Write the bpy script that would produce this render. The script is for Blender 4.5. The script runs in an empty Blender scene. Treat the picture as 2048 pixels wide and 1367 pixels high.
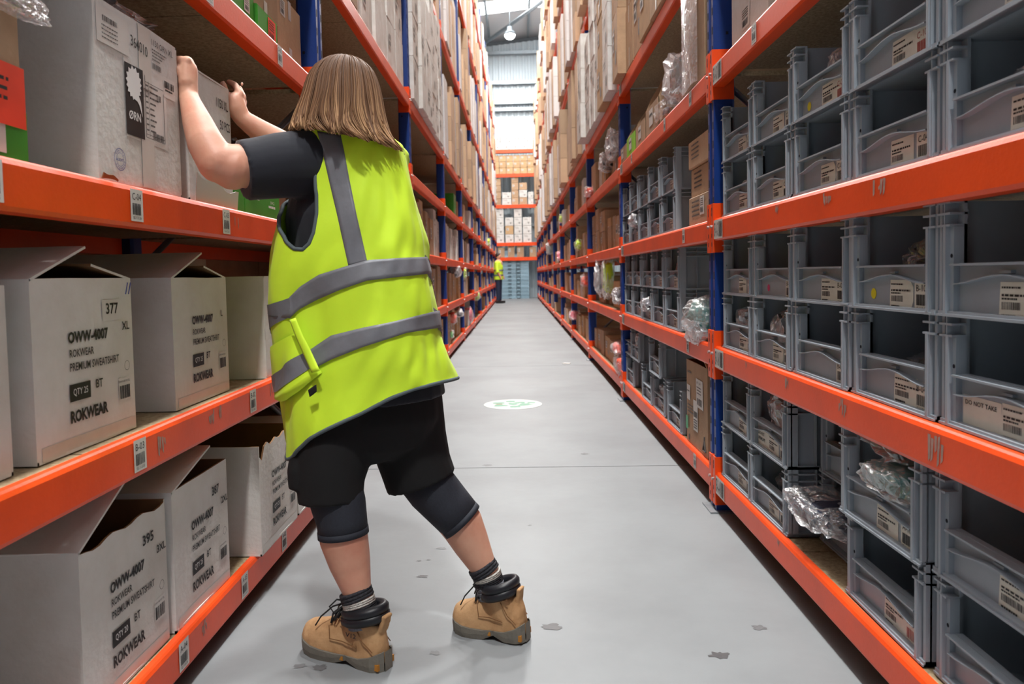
import bpy, bmesh, math, random
from mathutils import Vector, Matrix, noise
C = bpy.context.scene.collection
SC = bpy.context.scene

# ------------------------------------------------------------------ camera
CAM_H = 0.985
CR = Vector((0.9993014, 0.03123388, -0.02052235))
CU = Vector((0.01907581, 0.04592707, 0.99876264))
CF = Vector((-0.03213776, 0.99845638, -0.04529917))
FPX, CX, CY = 1500.0, 988.333, 617.798
cam_d = bpy.data.cameras.new('camera')
cam = bpy.data.objects.new('camera', cam_d)
C.objects.link(cam)
cam.matrix_world = Matrix(((CR.x, CU.x, -CF.x, 0), (CR.y, CU.y, -CF.y, 0), (CR.z, CU.z, -CF.z, CAM_H), (0, 0, 0, 1)))
cam_d.sensor_width = 36
cam_d.lens = FPX / 2048 * 36
cam_d.shift_x = (1024 - CX) / 2048
cam_d.shift_y = (CY - 683.5) / 2048
cam_d.clip_end = 200
cam_d.clip_start = 0.05
cam_d.dof.use_dof = True
cam_d.dof.focus_distance = 2.3
cam_d.dof.aperture_fstop = 5.5
SC.camera = cam

# ------------------------------------------------------------------ world, lamps, exposure
SC.view_settings.view_transform = 'Standard'
SC.view_settings.look = 'None'
SC.view_settings.exposure = 0.0
SC.view_settings.gamma = 1.0
SC.view_settings.use_curve_mapping = False
W = bpy.data.worlds.new('world')
SC.world = W
W.use_nodes = True
W.node_tree.nodes['Background'].inputs[0].default_value = (0.86, 0.93, 1.0, 1)
W.node_tree.nodes['Background'].inputs[1].default_value = 0.08
try:
    SC.cycles.max_bounces = 6
    SC.cycles.transparent_max_bounces = 12
    SC.cycles.use_denoising = True
except Exception:
    pass
LAMP_Y = [-3.0, 2.0, 6.5, 11.0, 15.5, 20.0, 24.5, 29.0]
LAMP_POWER = 450.0
SKYLIGHT_STRENGTH = 9.0


def look_at_pixel(px, py, Y):
    """World point on the ray through photo pixel (px, py) at aisle distance Y."""
    d = CR * ((px - CX) / FPX) - CU * ((py - CY) / FPX) + CF
    t = Y / d.y
    return Vector((d.x * t, Y, CAM_H + d.z * t))


P = look_at_pixel

# ------------------------------------------------------------------ materials
MATS = {}


def srgb(r, g, b):
    f = lambda c: (c / 255 / 12.92) if c / 255 <= 0.04045 else ((c / 255 + 0.055) / 1.055) ** 2.4
    return (f(r), f(g), f(b), 1)


def mat(name, col, rough=0.6, metal=0.0, var=0.0, vscale=6.0, bump=0.0, bscale=40.0, stretch=None, col2=None,
        random_obj=0.0, island=0.0, spec=0.5, sheen=0.0):
    """Principled material: base colour mixed with a second colour by noise, plus noise bump."""
    m = bpy.data.materials.new(name)
    m.use_nodes = True
    nt = m.node_tree
    b = nt.nodes['Principled BSDF']
    b.inputs['Base Color'].default_value = col
    b.inputs['Roughness'].default_value = rough
    b.inputs['Metallic'].default_value = metal
    b.inputs['Specular IOR Level'].default_value = spec
    if sheen:
        b.inputs['Sheen Weight'].default_value = sheen
    tc = nt.nodes.new('ShaderNodeTexCoord')
    src = tc.outputs['Object']
    if stretch:
        mp = nt.nodes.new('ShaderNodeMapping')
        mp.inputs['Scale'].default_value = stretch
        nt.links.new(src, mp.inputs['Vector'])
        src = mp.outputs['Vector']
    last = None
    if var > 0:
        n = nt.nodes.new('ShaderNodeTexNoise')
        n.inputs['Scale'].default_value = vscale
        n.inputs['Detail'].default_value = 5
        n.inputs['Roughness'].default_value = 0.62
        nt.links.new(src, n.inputs['Vector'])
        r = nt.nodes.new('ShaderNodeValToRGB')
        r.color_ramp.elements[0].position = 0.38
        r.color_ramp.elements[1].position = 0.68
        c2 = col2 if col2 else tuple(c * (1 - var) for c in col[:3]) + (1,)
        r.color_ramp.elements[0].color = col
        r.color_ramp.elements[1].color = c2
        nt.links.new(n.outputs['Fac'], r.inputs['Fac'])
        last = r.outputs['Color']
    if random_obj or island:
        h = nt.nodes.new('ShaderNodeHueSaturation')
        if last:
            nt.links.new(last, h.inputs['Color'])
        else:
            h.inputs['Color'].default_value = col
        mr = nt.nodes.new('ShaderNodeMapRange')
        a = random_obj or island
        mr.inputs['To Min'].default_value = 1 - a
        mr.inputs['To Max'].default_value = 1 + a
        if island:
            g = nt.nodes.new('ShaderNodeNewGeometry')
            nt.links.new(g.outputs['Random Per Island'], mr.inputs['Value'])
        else:
            oi = nt.nodes.new('ShaderNodeObjectInfo')
            nt.links.new(oi.outputs['Random'], mr.inputs['Value'])
        nt.links.new(mr.outputs['Result'], h.inputs['Value'])
        last = h.outputs['Color']
    if last:
        nt.links.new(last, b.inputs['Base Color'])
    if bump:
        n2 = nt.nodes.new('ShaderNodeTexNoise')
        n2.inputs['Scale'].default_value = bscale
        n2.inputs['Detail'].default_value = 4
        nt.links.new(src, n2.inputs['Vector'])
        bp = nt.nodes.new('ShaderNodeBump')
        bp.inputs['Strength'].default_value = bump
        bp.inputs['Distance'].default_value = 0.01
        nt.links.new(n2.outputs['Fac'], bp.inputs['Height'])
        nt.links.new(bp.outputs['Normal'], b.inputs['Normal'])
    MATS[name] = m
    return m


def emis(name, col, s):
    m = bpy.data.materials.new(name)
    m.use_nodes = True
    nt = m.node_tree
    nt.nodes.remove(nt.nodes['Principled BSDF'])
    e = nt.nodes.new('ShaderNodeEmission')
    e.inputs[0].default_value = col
    e.inputs[1].default_value = s
    nt.links.new(e.outputs[0], nt.nodes['Material Output'].inputs[0])
    MATS[name] = m
    return m


def film(name, tint=(1, 1, 1, 1), clear=0.62, white=0.25, rough=0.12):
    """Thin clear polythene: see-through, glossy, slightly milky."""
    m = bpy.data.materials.new(name)
    m.use_nodes = True
    nt = m.node_tree
    nt.nodes.remove(nt.nodes['Principled BSDF'])
    out = nt.nodes['Material Output']
    tr = nt.nodes.new('ShaderNodeBsdfTransparent')
    tr.inputs[0].default_value = (0.97, 0.98, 1, 1)
    gl = nt.nodes.new('ShaderNodeBsdfGlossy')
    gl.inputs['Roughness'].default_value = rough
    gl.inputs['Color'].default_value = (1, 1, 1, 1)
    df = nt.nodes.new('ShaderNodeBsdfDiffuse')
    df.inputs['Color'].default_value = tint
    m1 = nt.nodes.new('ShaderNodeMixShader')
    m1.inputs[0].default_value = white
    nt.links.new(gl.outputs[0], m1.inputs[1])
    nt.links.new(df.outputs[0], m1.inputs[2])
    lw = nt.nodes.new('ShaderNodeLayerWeight')
    lw.inputs[0].default_value = 0.45
    mr = nt.nodes.new('ShaderNodeMapRange')
    mr.inputs['To Min'].default_value = 1 - clear
    mr.inputs['To Max'].default_value = min(1, 1.45 - clear)
    nt.links.new(lw.outputs['Facing'], mr.inputs['Value'])
    m2 = nt.nodes.new('ShaderNodeMixShader')
    nt.links.new(mr.outputs['Result'], m2.inputs[0])
    nt.links.new(tr.outputs[0], m2.inputs[1])
    nt.links.new(m1.outputs[0], m2.inputs[2])
    nt.links.new(m2.outputs[0], out.inputs[0])
    n = nt.nodes.new('ShaderNodeTexNoise')
    n.inputs['Scale'].default_value = 22
    n.inputs['Detail'].default_value = 4
    n.inputs['Distortion'].default_value = 1.4
    tc = nt.nodes.new('ShaderNodeTexCoord')
    nt.links.new(tc.outputs['Object'], n.inputs['Vector'])
    bp = nt.nodes.new('ShaderNodeBump')
    bp.inputs['Strength'].default_value = 0.9
    bp.inputs['Distance'].default_value = 0.02
    nt.links.new(n.outputs['Fac'], bp.inputs['Height'])
    nt.links.new(bp.outputs['Normal'], gl.inputs['Normal'])
    MATS[name] = m
    return m


# painted steel with scuffs
def paint(name, col, scuff, amount=0.68):
    m = mat(name, col, rough=0.38, var=0.18, vscale=3.0, bump=0.04, bscale=120)
    nt = m.node_tree
    b = nt.nodes['Principled BSDF']
    old = b.inputs['Base Color'].links[0].from_socket
    tc = nt.nodes.new('ShaderNodeTexCoord')
    n = nt.nodes.new('ShaderNodeTexNoise')
    n.inputs['Scale'].default_value = 9
    n.inputs['Detail'].default_value = 8
    n.inputs['Roughness'].default_value = 0.7
    nt.links.new(tc.outputs['Object'], n.inputs['Vector'])
    r = nt.nodes.new('ShaderNodeValToRGB')
    r.color_ramp.elements[0].position = amount
    r.color_ramp.elements[1].position = amount + 0.05
    nt.links.new(n.outputs['Fac'], r.inputs['Fac'])
    mx = nt.nodes.new('ShaderNodeMixRGB')
    mx.inputs['Color2'].default_value = scuff
    nt.links.new(r.outputs['Color'], mx.inputs['Fac'])
    nt.links.new(old, mx.inputs['Color1'])
    nt.links.new(mx.outputs['Color'], b.inputs['Base Color'])
    return m


ORANGE = paint('orange_paint', srgb(242, 78, 16), srgb(190, 112, 84), 0.75)
RESIDUE = mat('tape_residue', srgb(176, 140, 128), 0.6, 0, 0.3, 60)
BLUE = paint('blue_paint', srgb(14, 54, 128), srgb(10, 40, 96), 0.7)
STEEL = mat('galvanised_steel', srgb(150, 156, 160), 0.4, 0.7, 0.2, 14)
BOLT = mat('zinc_bolt', srgb(190, 190, 188), 0.3, 0.9)
CHIP = mat('chipboard', srgb(172, 150, 118), 0.8, 0, 0.3, 90, 0.1, 160, col2=srgb(130, 108, 78))
DARKHOLE = mat('slot_dark', srgb(10, 12, 22), 0.9)
WHITEBOX = mat('white_carton', srgb(222, 220, 216), 0.72, 0, 0.12, 4.0, 0.12, 60, col2=srgb(204, 199, 191), random_obj=0.05)
BROWNBOX = mat('brown_carton', srgb(184, 152, 120), 0.78, 0, 0.18, 5.0, 0.12, 60, random_obj=0.16)
BROWNIN = mat('carton_inside', srgb(140, 100, 64), 0.85, 0, 0.25, 7)
DULLBOX = mat('warm_carton', srgb(196, 160, 118), 0.78, 0, 0.15, 5.0, random_obj=0.12)
MASS_BROWN = mat('carton_mass_brown', srgb(192, 162, 132), 0.78, 0, 0.14, 3.0, island=0.22)
MASS_WHITE = mat('carton_mass_white', srgb(218, 214, 212), 0.7, 0, 0.1, 3.0, island=0.08)
GREENBOX = mat('green_card', srgb(58, 150, 40), 0.5, 0, 0.12, 5)
REDCARD = mat('red_card', srgb(240, 62, 30), 0.5, 0, 0.1, 9)
TAPE = mat('parcel_tape', srgb(206, 200, 192), 0.28, 0, 0.1, 12)
TAPEW = mat('clear_tape', srgb(206, 200, 190), 0.2)
PAPER = mat('label_paper', srgb(216, 212, 206), 0.55, 0, 0.06, 12)
PAPERY = mat('label_paper_aged', srgb(218, 213, 200), 0.55, 0, 0.1, 12)
INK = mat('black_print', srgb(22, 21, 23), 0.6)
INKG = mat('grey_print', srgb(86, 82, 80), 0.6)
INKB = mat('blue_print', srgb(62, 78, 150), 0.6)
INKW = mat('white_print', srgb(228, 228, 226), 0.6)
INKR = mat('red_print', srgb(168, 70, 60), 0.6)
BINM = mat('grey_plastic', srgb(150, 158, 166), 0.42, 0, 0.08, 8, 0.03, 90)
STICKY = mat('yellow_sticker', srgb(222, 206, 30), 0.5)
STICKP = mat('pink_sticker', srgb(200, 60, 110), 0.5)
FILM = film('clear_film', (1, 1, 1, 1), .84, .18)
FILMD = film('dark_film', (0.1, 0.1, 0.14, 1), 0.75, 0.12)
FILMW = film('milky_film', (0.92, 0.93, 0.95, 1), 0.62, 0.45, 0.2)
WRAP = film('stretch_wrap', (0.95, 0.95, 0.97, 1), 0.8, 0.25, 0.1)
NAVYCLOTH = mat('navy_garment', srgb(34, 40, 62), 0.8, 0, 0.3, 9, 0.5, 26)
TEALCLOTH = mat('teal_garment', srgb(70, 128, 122), 0.8, 0, 0.3, 9, 0.4, 26)
BLACKCLOTH = mat('black_garment', srgb(24, 24, 28), 0.8, 0, 0.3, 9, 0.5, 26)
GREYCLOTH = mat('grey_garment', srgb(120, 118, 122), 0.8, 0, 0.3, 9, 0.5, 26)
ORANGEHV = mat('orange_hi_vis', srgb(255, 92, 60), 0.7, 0, 0.15, 9, 0.5, 22)
YELLOWHV = mat('yellow_hi_vis', srgb(212, 246, 60), 0.7, 0, 0.1, 9, 0.5, 22)
PINKHV = mat('pink_hi_vis', srgb(250, 110, 130), 0.7, 0, 0.15, 9, 0.5, 22)
VEST = mat('vest_fabric', srgb(216, 255, 48), 0.7, 0, 0.06, 7, 0.25, 9, sheen=0.1)
REFLECT = mat('reflective_tape', srgb(124, 126, 132), 0.5, 0.15, 0.14, 26, 0.15, 18)
BINDING = mat('vest_binding', srgb(84, 96, 100), 0.75)
NAVYSHIRT = mat('navy_jersey', srgb(25, 29, 40), 0.85, 0, 0.2, 9, 0.35, 8, sheen=0.2)
BLACKTWILL = mat('black_twill', srgb(13, 13, 15), 0.9, 0, 0.3, 8, 0.4, 9)
LEGGING = mat('charcoal_legging', srgb(38, 42, 52), 0.8, 0, 0.2, 160, 0.1, 200)
SKIN = mat('skin', srgb(216, 164, 138), 0.5, 0, 0.25, 6, 0.06, 60, col2=srgb(204, 138, 114))
SKIN.node_tree.nodes['Principled BSDF'].inputs['Subsurface Weight'].default_value = 0.08
NAIL = mat('fingernail', srgb(226, 176, 156), 0.3)
SOCKD = mat('sock_dark', srgb(54, 54, 60), 0.95, 0, 0.35, 120, 0.6, 150)
SOCKW = mat('sock_white', srgb(212, 208, 200), 0.95, 0, 0.2, 120, 0.6, 150)
SOCKG = mat('sock_grey', srgb(128, 130, 138), 0.95, 0, 0.3, 120, 0.6, 150)
BOOT = mat('tan_nubuck', srgb(200, 160, 116), 0.85, 0, 0.3, 12, 0.2, 50, col2=srgb(168, 126, 84))
BOOTS = mat('boot_seam', srgb(120, 82, 48), 0.85)
SOLE = mat('grey_rubber', srgb(116, 112, 102), 0.7, 0, 0.2, 18, 0.2, 60)
SOLEA = mat('amber_rubber', srgb(180, 120, 40), 0.5)
COLLAR = mat('black_padding', srgb(22, 24, 30), 0.45)
LACE = mat('black_lace', srgb(20, 19, 20), 0.8)
CLAD = mat('white_cladding', srgb(186, 195, 200), 0.5)
ROOFM = mat('roof_liner', srgb(212, 212, 214), 0.6)
SKYL = emis('skylight_panel', (0.93, 0.97, 1, 1), SKYLIGHT_STRENGTH)
LAMPM = emis('lamp_lens', (1, 0.99, 0.96, 1), 40)
STAIN_DARK = mat('floor_stain_dark', srgb(70, 68, 70), 0.5, 0, 0.3, 40)
SIGNW = mat('floor_sign_white', srgb(180, 186, 182), 0.4, 0, 0.08, 14)
SIGNG = mat('floor_sign_green', srgb(64, 140, 104), 0.4, 0, 0.2, 30)
STAIN = mat('floor_stain', srgb(104, 105, 107), 0.5, 0, 0.3, 40)
TEALBIN = mat('blue_grey_plastic', srgb(140, 168, 182), 0.45, random_obj=0.12)

# floor: pale sealed concrete
m = mat('sealed_concrete', srgb(133, 137, 139), 0.3, 0, 0.2, 1.3, 0.05, 30, col2=srgb(120, 123, 125))
nt = m.node_tree
b = nt.nodes['Principled BSDF']
n = nt.nodes.new('ShaderNodeTexNoise')
n.inputs['Scale'].default_value = 2.2
n.inputs['Detail'].default_value = 8
r = nt.nodes.new('ShaderNodeMapRange')
r.inputs['To Min'].default_value = 0.36
r.inputs['To Max'].default_value = 0.6
nt.links.new(n.outputs['Fac'], r.inputs['Value'])
nt.links.new(r.outputs['Result'], b.inputs['Roughness'])
b.inputs['Specular IOR Level'].default_value = 0.25
CONC = m
GROUT = mat('joint_filler', srgb(70, 70, 72), 0.8)

# hair: strands run along object Z-ish, tinted by vertex attribute 'tone'
HAIR = bpy.data.materials.new('brown_hair')
HAIR.use_nodes = True
nt = HAIR.node_tree
b = nt.nodes['Principled BSDF']
b.inputs['Roughness'].default_value = 0.5
b.inputs['Specular IOR Level'].default_value = 0.15
at = nt.nodes.new('ShaderNodeAttribute')
at.attribute_name = 'tone'
r = nt.nodes.new('ShaderNodeValToRGB')
r.color_ramp.elements[0].position = 0.0
r.color_ramp.elements[0].color = srgb(64, 45, 34)
r.color_ramp.elements[1].position = 1.0
r.color_ramp.elements[1].color = srgb(196, 156, 116)
e = r.color_ramp.elements.new(0.45)
e.color = srgb(116, 84, 60)
nt.links.new(at.outputs['Fac'], r.inputs['Fac'])
nt.links.new(r.outputs['Color'], b.inputs['Base Color'])


# ------------------------------------------------------------------ mesh kit
class MB:
    def __init__(s):
        s.v = []
        s.f = []
        s.m = []

    def add(s, verts, faces, mi=0):
        o = len(s.v)
        s.v += [tuple(v) for v in verts]
        s.f += [tuple(i + o for i in f) for f in faces]
        s.m += [mi] * len(faces)

    def box(s, x0, x1, y0, y1, z0, z1, mi=0, M=None):
        vs = [Vector((x, y, z)) for x in (x0, x1) for y in (y0, y1) for z in (z0, z1)]
        if M is not None:
            vs = [M @ v for v in vs]
        s.add(vs, [(0, 1, 3, 2), (4, 6, 7, 5), (0, 4, 5, 1), (2, 3, 7, 6), (0, 2, 6, 4), (1, 5, 7, 3)], mi)

    def quad(s, a, b, c, d, mi=0):
        s.add([a, b, c, d], [(0, 1, 2, 3)], mi)

    def poly(s, pts, mi=0):
        s.add(pts, [tuple(range(len(pts)))], mi)

    def prism(s, pts, vec, mi=0):
        """Closed polygon swept by a vector."""
        n = len(pts)
        vec = Vector(vec)
        vs = [Vector(p) for p in pts] + [Vector(p) + vec for p in pts]
        fs = [tuple(range(n - 1, -1, -1)), tuple(range(n, 2 * n))]
        fs += [(i, (i + 1) % n, n + (i + 1) % n, n + i) for i in range(n)]
        s.add(vs, fs, mi)

    def loft(s, rings, mi=0, caps=True, close=True):
        n = len(rings[0])
        vs = [p for r in rings for p in r]
        fs = []
        for k in range(len(rings) - 1):
            for i in range(n if close else n - 1):
                j = (i + 1) % n
                fs.append((k * n + i, k * n + j, (k + 1) * n + j, (k + 1) * n + i))
        if caps:
            fs.append(tuple(range(n - 1, -1, -1)))
            fs.append(tuple(range((len(rings) - 1) * n, len(rings) * n)))
        s.add(vs, fs, mi)

    def tube(s, pts, r, n=8, mi=0, caps=True):
        pts = [Vector(p) for p in pts]
        rs = r if isinstance(r, (list, tuple)) else [r] * len(pts)
        s.loft(tube_rings(pts, rs, n), mi, caps)

    def build(s, name, mats, parent=None, smooth=False, loc=None, rz=0):
        me = bpy.data.meshes.new(name)
        me.from_pydata(s.v, [], s.f)
        ml = mats if isinstance(mats, (list, tuple)) else [mats]
        for mm in ml:
            me.materials.append(mm)
        if len(ml) > 1:
            me.polygons.foreach_set('material_index', s.m)
        if smooth:
            me.polygons.foreach_set('use_smooth', [True] * len(me.polygons))
        me.update()
        return link(name, me, parent, loc, rz)


def link(name, me, parent=None, loc=None, rz=0):
    o = bpy.data.objects.new(name, me)
    C.objects.link(o)
    if loc is not None:
        o.location = loc
    if rz:
        o.rotation_euler = (0, 0, rz)
    if parent is not None:
        o.parent = parent
    return o


def tube_rings(pts, rs, n=8, up=None):
    rings = []
    prev = None
    for i, p in enumerate(pts):
        a = pts[max(i - 1, 0)]
        b_ = pts[min(i + 1, len(pts) - 1)]
        t = (b_ - a)
        t = t.normalized() if t.length > 1e-9 else Vector((0, 0, 1))
        if prev is None:
            ref = Vector(up) if up else (Vector((0, 0, 1)) if abs(t.z) < 0.9 else Vector((1, 0, 0)))
            u = t.cross(ref).normalized()
        else:
            u = (prev - t * prev.dot(t))
            u = u.normalized() if u.length > 1e-6 else t.orthogonal().normalized()
        w = t.cross(u)
        prev = u
        ra, rb = rs[i] if isinstance(rs[i], (tuple, list)) else (rs[i], rs[i])
        rings.append([p + u * (ra * math.cos(2 * math.pi * k / n)) + w * (rb * math.sin(2 * math.pi * k / n)) for k in range(n)])
    return rings


def empty(name, loc=(0, 0, 0), rz=0):
    o = bpy.data.objects.new(name, None)
    C.objects.link(o)
    o.location = loc
    o.rotation_euler = (0, 0, rz)
    o.empty_display_size = 0.1
    return o


def tag(o, label=None, cat=None, group=None, kind=None):
    if label:
        o['label'] = label
    if cat:
        o['category'] = cat
    if group:
        o['group'] = group
    if kind:
        o['kind'] = kind
    return o


def copy_tree(o, parent=None):
    c = o.copy()
    C.objects.link(c)
    c.parent = parent
    for ch in list(o.children):
        copy_tree(ch, c)
    return c


_txt = {}


def text_mesh(s, bold=0.0):
    """Lettering as flat mesh data with its own width; lower-left corner at the origin, cap height 1."""
    k = (s, bold)
    if k in _txt:
        return _txt[k]
    cu = bpy.data.curves.new('lettering', 'FONT')
    cu.body = s
    cu.size = 1.0
    cu.offset = bold
    cu.resolution_u = 2
    ob = bpy.data.objects.new('lettering', cu)
    C.objects.link(ob)
    dg = bpy.context.evaluated_depsgraph_get()
    me = bpy.data.meshes.new_from_object(ob.evaluated_get(dg))
    vs = [v.co.copy() for v in me.vertices]
    fs = [tuple(p.vertices) for p in me.polygons]
    bpy.data.meshes.remove(me)
    bpy.data.objects.remove(ob)
    bpy.data.curves.remove(cu)
    if not vs:
        vs = [Vector((0, 0, 0))]
    x0 = min(v.x for v in vs); x1 = max(v.x for v in vs)
    y0 = min(v.y for v in vs); y1 = max(v.y for v in vs)
    h = max(y1 - y0, 1e-6)
    vs = [((v.x - x0) / h, (v.y - y0) / h) for v in vs]
    _txt[k] = (vs, fs, (x1 - x0) / h)
    return _txt[k]


def put_text(mb, s, o, right, up, h, width=None, mi=0, bold=0.0):
    """Add lettering to an MB: o = lower-left corner, h = height; width squeezes it."""
    vs, fs, w = text_mesh(s, bold)
    sx = (width / w) if width else h
    o, right, up = Vector(o), Vector(right), Vector(up)
    mb.add([o + right * (x * sx) + up * (y * h) for x, y in vs], fs, mi)


def put_bars(mb, o, right, up, w, h, seed=1, mi=0, n=22):
    rnd = random.Random(seed)
    o, right, up = Vector(o), Vector(right), Vector(up)
    x = 0.0
    while x < 0.97:
        d = rnd.choice((0.5, 0.5, 1.0, 1.5)) / n
        e = min(x + d, 1)
        mb.quad(o + right * (x * w), o + right * (e * w), o + right * (e * w) + up * h, o + right * (x * w) + up * h, mi)
        x = e + rnd.choice((0.5, 0.5, 1.0)) / n


def put_dashes(mb, o, right, up, w, h, seed=1, mi=0):
    """Print too small to read: a row of short dark dashes."""
    rnd = random.Random(seed)
    o, right, up = Vector(o), Vector(right), Vector(up)
    x = 0.0
    while x < 0.98:
        e = min(1.0, x + rnd.uniform(0.05, 0.16))
        mb.quad(o + right * (x * w), o + right * (e * w), o + right * (e * w) + up * h, o + right * (x * w) + up * h, mi)
        x = e + 0.03


def put_rect(mb, o, right, up, w, h, mi=0):
    o, right, up = Vector(o), Vector(right), Vector(up)
    mb.quad(o, o + right * w, o + right * w + up * h, o + up * h, mi)


def put_disc(mb, c, right, up, r, mi=0, n=24, r_in=0.0, a0=0.0, a1=2 * math.pi):
    c, right, up = Vector(c), Vector(right), Vector(up)
    q = lambda a, rr: c + right * (rr * math.cos(a)) + up * (rr * math.sin(a))
    for i in range(n):
        a, b_ = a0 + (a1 - a0) * i / n, a0 + (a1 - a0) * (i + 1) / n
        if r_in > 0:
            mb.quad(q(a, r_in), q(a, r), q(b_, r), q(b_, r_in), mi)
        else:
            mb.add([c, q(a, r), q(b_, r)], [(0, 1, 2)], mi)


def remesh_union(mb, voxel, name, m, parent=None, smooth_iter=4, subdiv=False):
    """Fuse overlapping closed shapes into one continuous surface."""
    me = bpy.data.meshes.new(name)
    me.from_pydata(mb.v, [], mb.f)
    me.update()
    ob = bpy.data.objects.new(name, me)
    C.objects.link(ob)
    mo = ob.modifiers.new('fuse', 'REMESH')
    mo.mode = 'VOXEL'
    mo.voxel_size = voxel
    mo.use_smooth_shade = True
    if smooth_iter:
        sm = ob.modifiers.new('soft', 'SMOOTH')
        sm.factor = 0.5
        sm.iterations = smooth_iter
    dg = bpy.context.evaluated_depsgraph_get()
    dg.update()
    nm = bpy.data.meshes.new_from_object(ob.evaluated_get(dg))
    bpy.data.objects.remove(ob)
    bpy.data.meshes.remove(me)
    nm.materials.clear()
    nm.materials.append(m)
    nm.polygons.foreach_set('use_smooth', [True] * len(nm.polygons))
    return link(name, nm, parent)

# ------------------------------------------------------------------ lamps of the hall
for i, y in enumerate(LAMP_Y):
    ld = bpy.data.lights.new('high_bay_light', 'AREA')
    ld.shape = 'DISK'
    ld.size = 0.6
    ld.energy = LAMP_POWER * (1.35 if y > 19 else 1.7 if y < 0 else 1.0)
    ld.color = (1.0, 0.985, 0.96)
    lo = bpy.data.objects.new('high_bay_light', ld)
    C.objects.link(lo)
    lo.location = (0.0 if y < 28 else -0.12, y, 10.05)

# ------------------------------------------------------------------ building shell
XR, XL = 0.7945, -0.8176
fl = MB()
fl.box(-9, 9, -9, 33, -0.2, -0.012)
floor = tag(fl.build('floor', GROUT), kind='structure')
ys = [-9, -4.7, -0.45, 3.8, 8.05, 12.3, 16.55, 20.8, 25.05, 29.3, 33]
for a, b_ in zip(ys[:-1], ys[1:]):
    s = MB()
    s.box(-9, 9, a + 0.004, b_ - 0.004, -0.15, 0.0)
    s.build('floor_slab', CONC, floor)


def patch(cx, cy, r, seed, m, name='floor_stain', sx=1.0, sy=1.0):
    rnd = random.Random(seed)
    s = MB()
    n = 18
    pts = []
    for i in range(n):
        a = 2 * math.pi * i / n
        rr = r * (0.55 + 0.6 * rnd.random())
        pts.append((cx + sx * rr * math.cos(a), cy + sy * rr * math.sin(a), 0.0009))
    s.poly(pts)
    return s.build(name, m, floor)


for px, py, r in [(845, 1152, .016), (838, 1121, .008), (857, 1119, .006), (883, 1096, .014), (1102, 1253, .024), (1440, 1310, .022),
                  (1170, 907, .022), (975, 930, .02), (1520, 1255, .018), (870, 1305, .012), (640, 1335, .018), (600, 1332, .014), (1060, 1050, .008)]:
    d = CR * ((px - CX) / FPX) - CU * ((py - CY) / FPX) + CF
    t = -CAM_H / d.z
    patch(d.x * t, d.y * t, r, px, STAIN_DARK if px in (1440, 845, 1102) else STAIN, sx=1.3, sy=0.9)

# far gable wall: trapezoid-profile cladding, with sheeting rails and a column
WY = 32.3
w = MB()
prof = []
x = -9.0
while x < 9:
    prof += [(x, 0), (x + 0.09, 0), (x + 0.12, -0.045), (x + 0.21, -0.045), (x + 0.24, 0)]
    x += 0.25
roof_z = lambda x: 10.78 + 0.10 * x
a = [Vector((px, WY + py, 0)) for px, py in prof]
b_ = [Vector((px, WY + py, roof_z(px))) for px, py in prof]
for i in range(len(prof) - 1):
    w.quad(a[i], a[i + 1], b_[i + 1], b_[i])
tag(w.build('wall_back', CLAD), kind='structure')
for i, z in enumerate([10.35, 9.1, 8.27, 7.98, 6.85, 5.6, 4.4, 3.1]):
    g = MB()
    g.box(-9, 9, WY - 0.24, WY - 0.06, z - 0.08, z + 0.06)
    g.box(-9, 9, WY - 0.26, WY - 0.24, z - 0.08, z - 0.02)
    tag(g.build('trim_%d' % (i + 1), STEEL), kind='structure')
g = MB()
for x0 in (-1.35, 5.0, -7.0):
    g.box(x0, x0 + 0.22, WY - 0.5, WY - 0.26, 0, 10.7)
tag(g.build('trim_9', CLAD), kind='structure')
for name, x in (('wall_left', -9.0), ('wall_right', 9.0)):
    g = MB()
    g.box(min(x, x * 1.02), max(x, x * 1.02), -9, WY, 0, 10.78 + 0.1 * x + 0.9)
    tag(g.build(name, CLAD), kind='structure')
# roof liner between skylight strips
rf = MB()
segs = [-9, -6.0, -4.9, -1.5, -0.4, 3.0, 4.1, 7.5, 8.6, 12, 13.1, 16.5, 17.6, 21, 22.1, 25.2, 26.3, 28.1, 29.4, 33]
sk = []
for i in range(len(segs) - 1):
    y0, y1 = segs[i], segs[i + 1]
    q = [Vector((-9, y0, roof_z(-9) + 0.35)), Vector((9, y0, roof_z(9) + 0.35)), Vector((9, y1, roof_z(9) + 0.35)), Vector((-9, y1, roof_z(-9) + 0.35))]
    if i % 2 == 0:
        rf.prism(q, (0, 0, 0.05))
    else:
        sk.append(q)
ceil = tag(rf.build('ceiling', ROOFM), kind='structure')
for k, q in enumerate(sk):
    s = MB()
    s.prism(q, (0, 0, 0.02))
    tag(s.build('window_%d' % (k + 1), SKYL), kind='structure')
g = MB()
for x in (-7.5, -5.2, -3.1, -1.0, 0.62, 2.6, 4.6, 6.6, 8.4):      # purlins under the roof sheet
    g.box(x - 0.04, x + 0.04, -9, WY - 0.05, roof_z(x) + 0.14, roof_z(x) + 0.34)
tag(g.build('trim_10', STEEL), kind='structure')
g = MB()
g.tube([P(962, 92, 31.6), P(1100, -8, 27.0), P(1240, -110, 22.5)], 0.075, 10)
tag(g.build('trim_11', STEEL, smooth=True), kind='structure')

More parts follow.
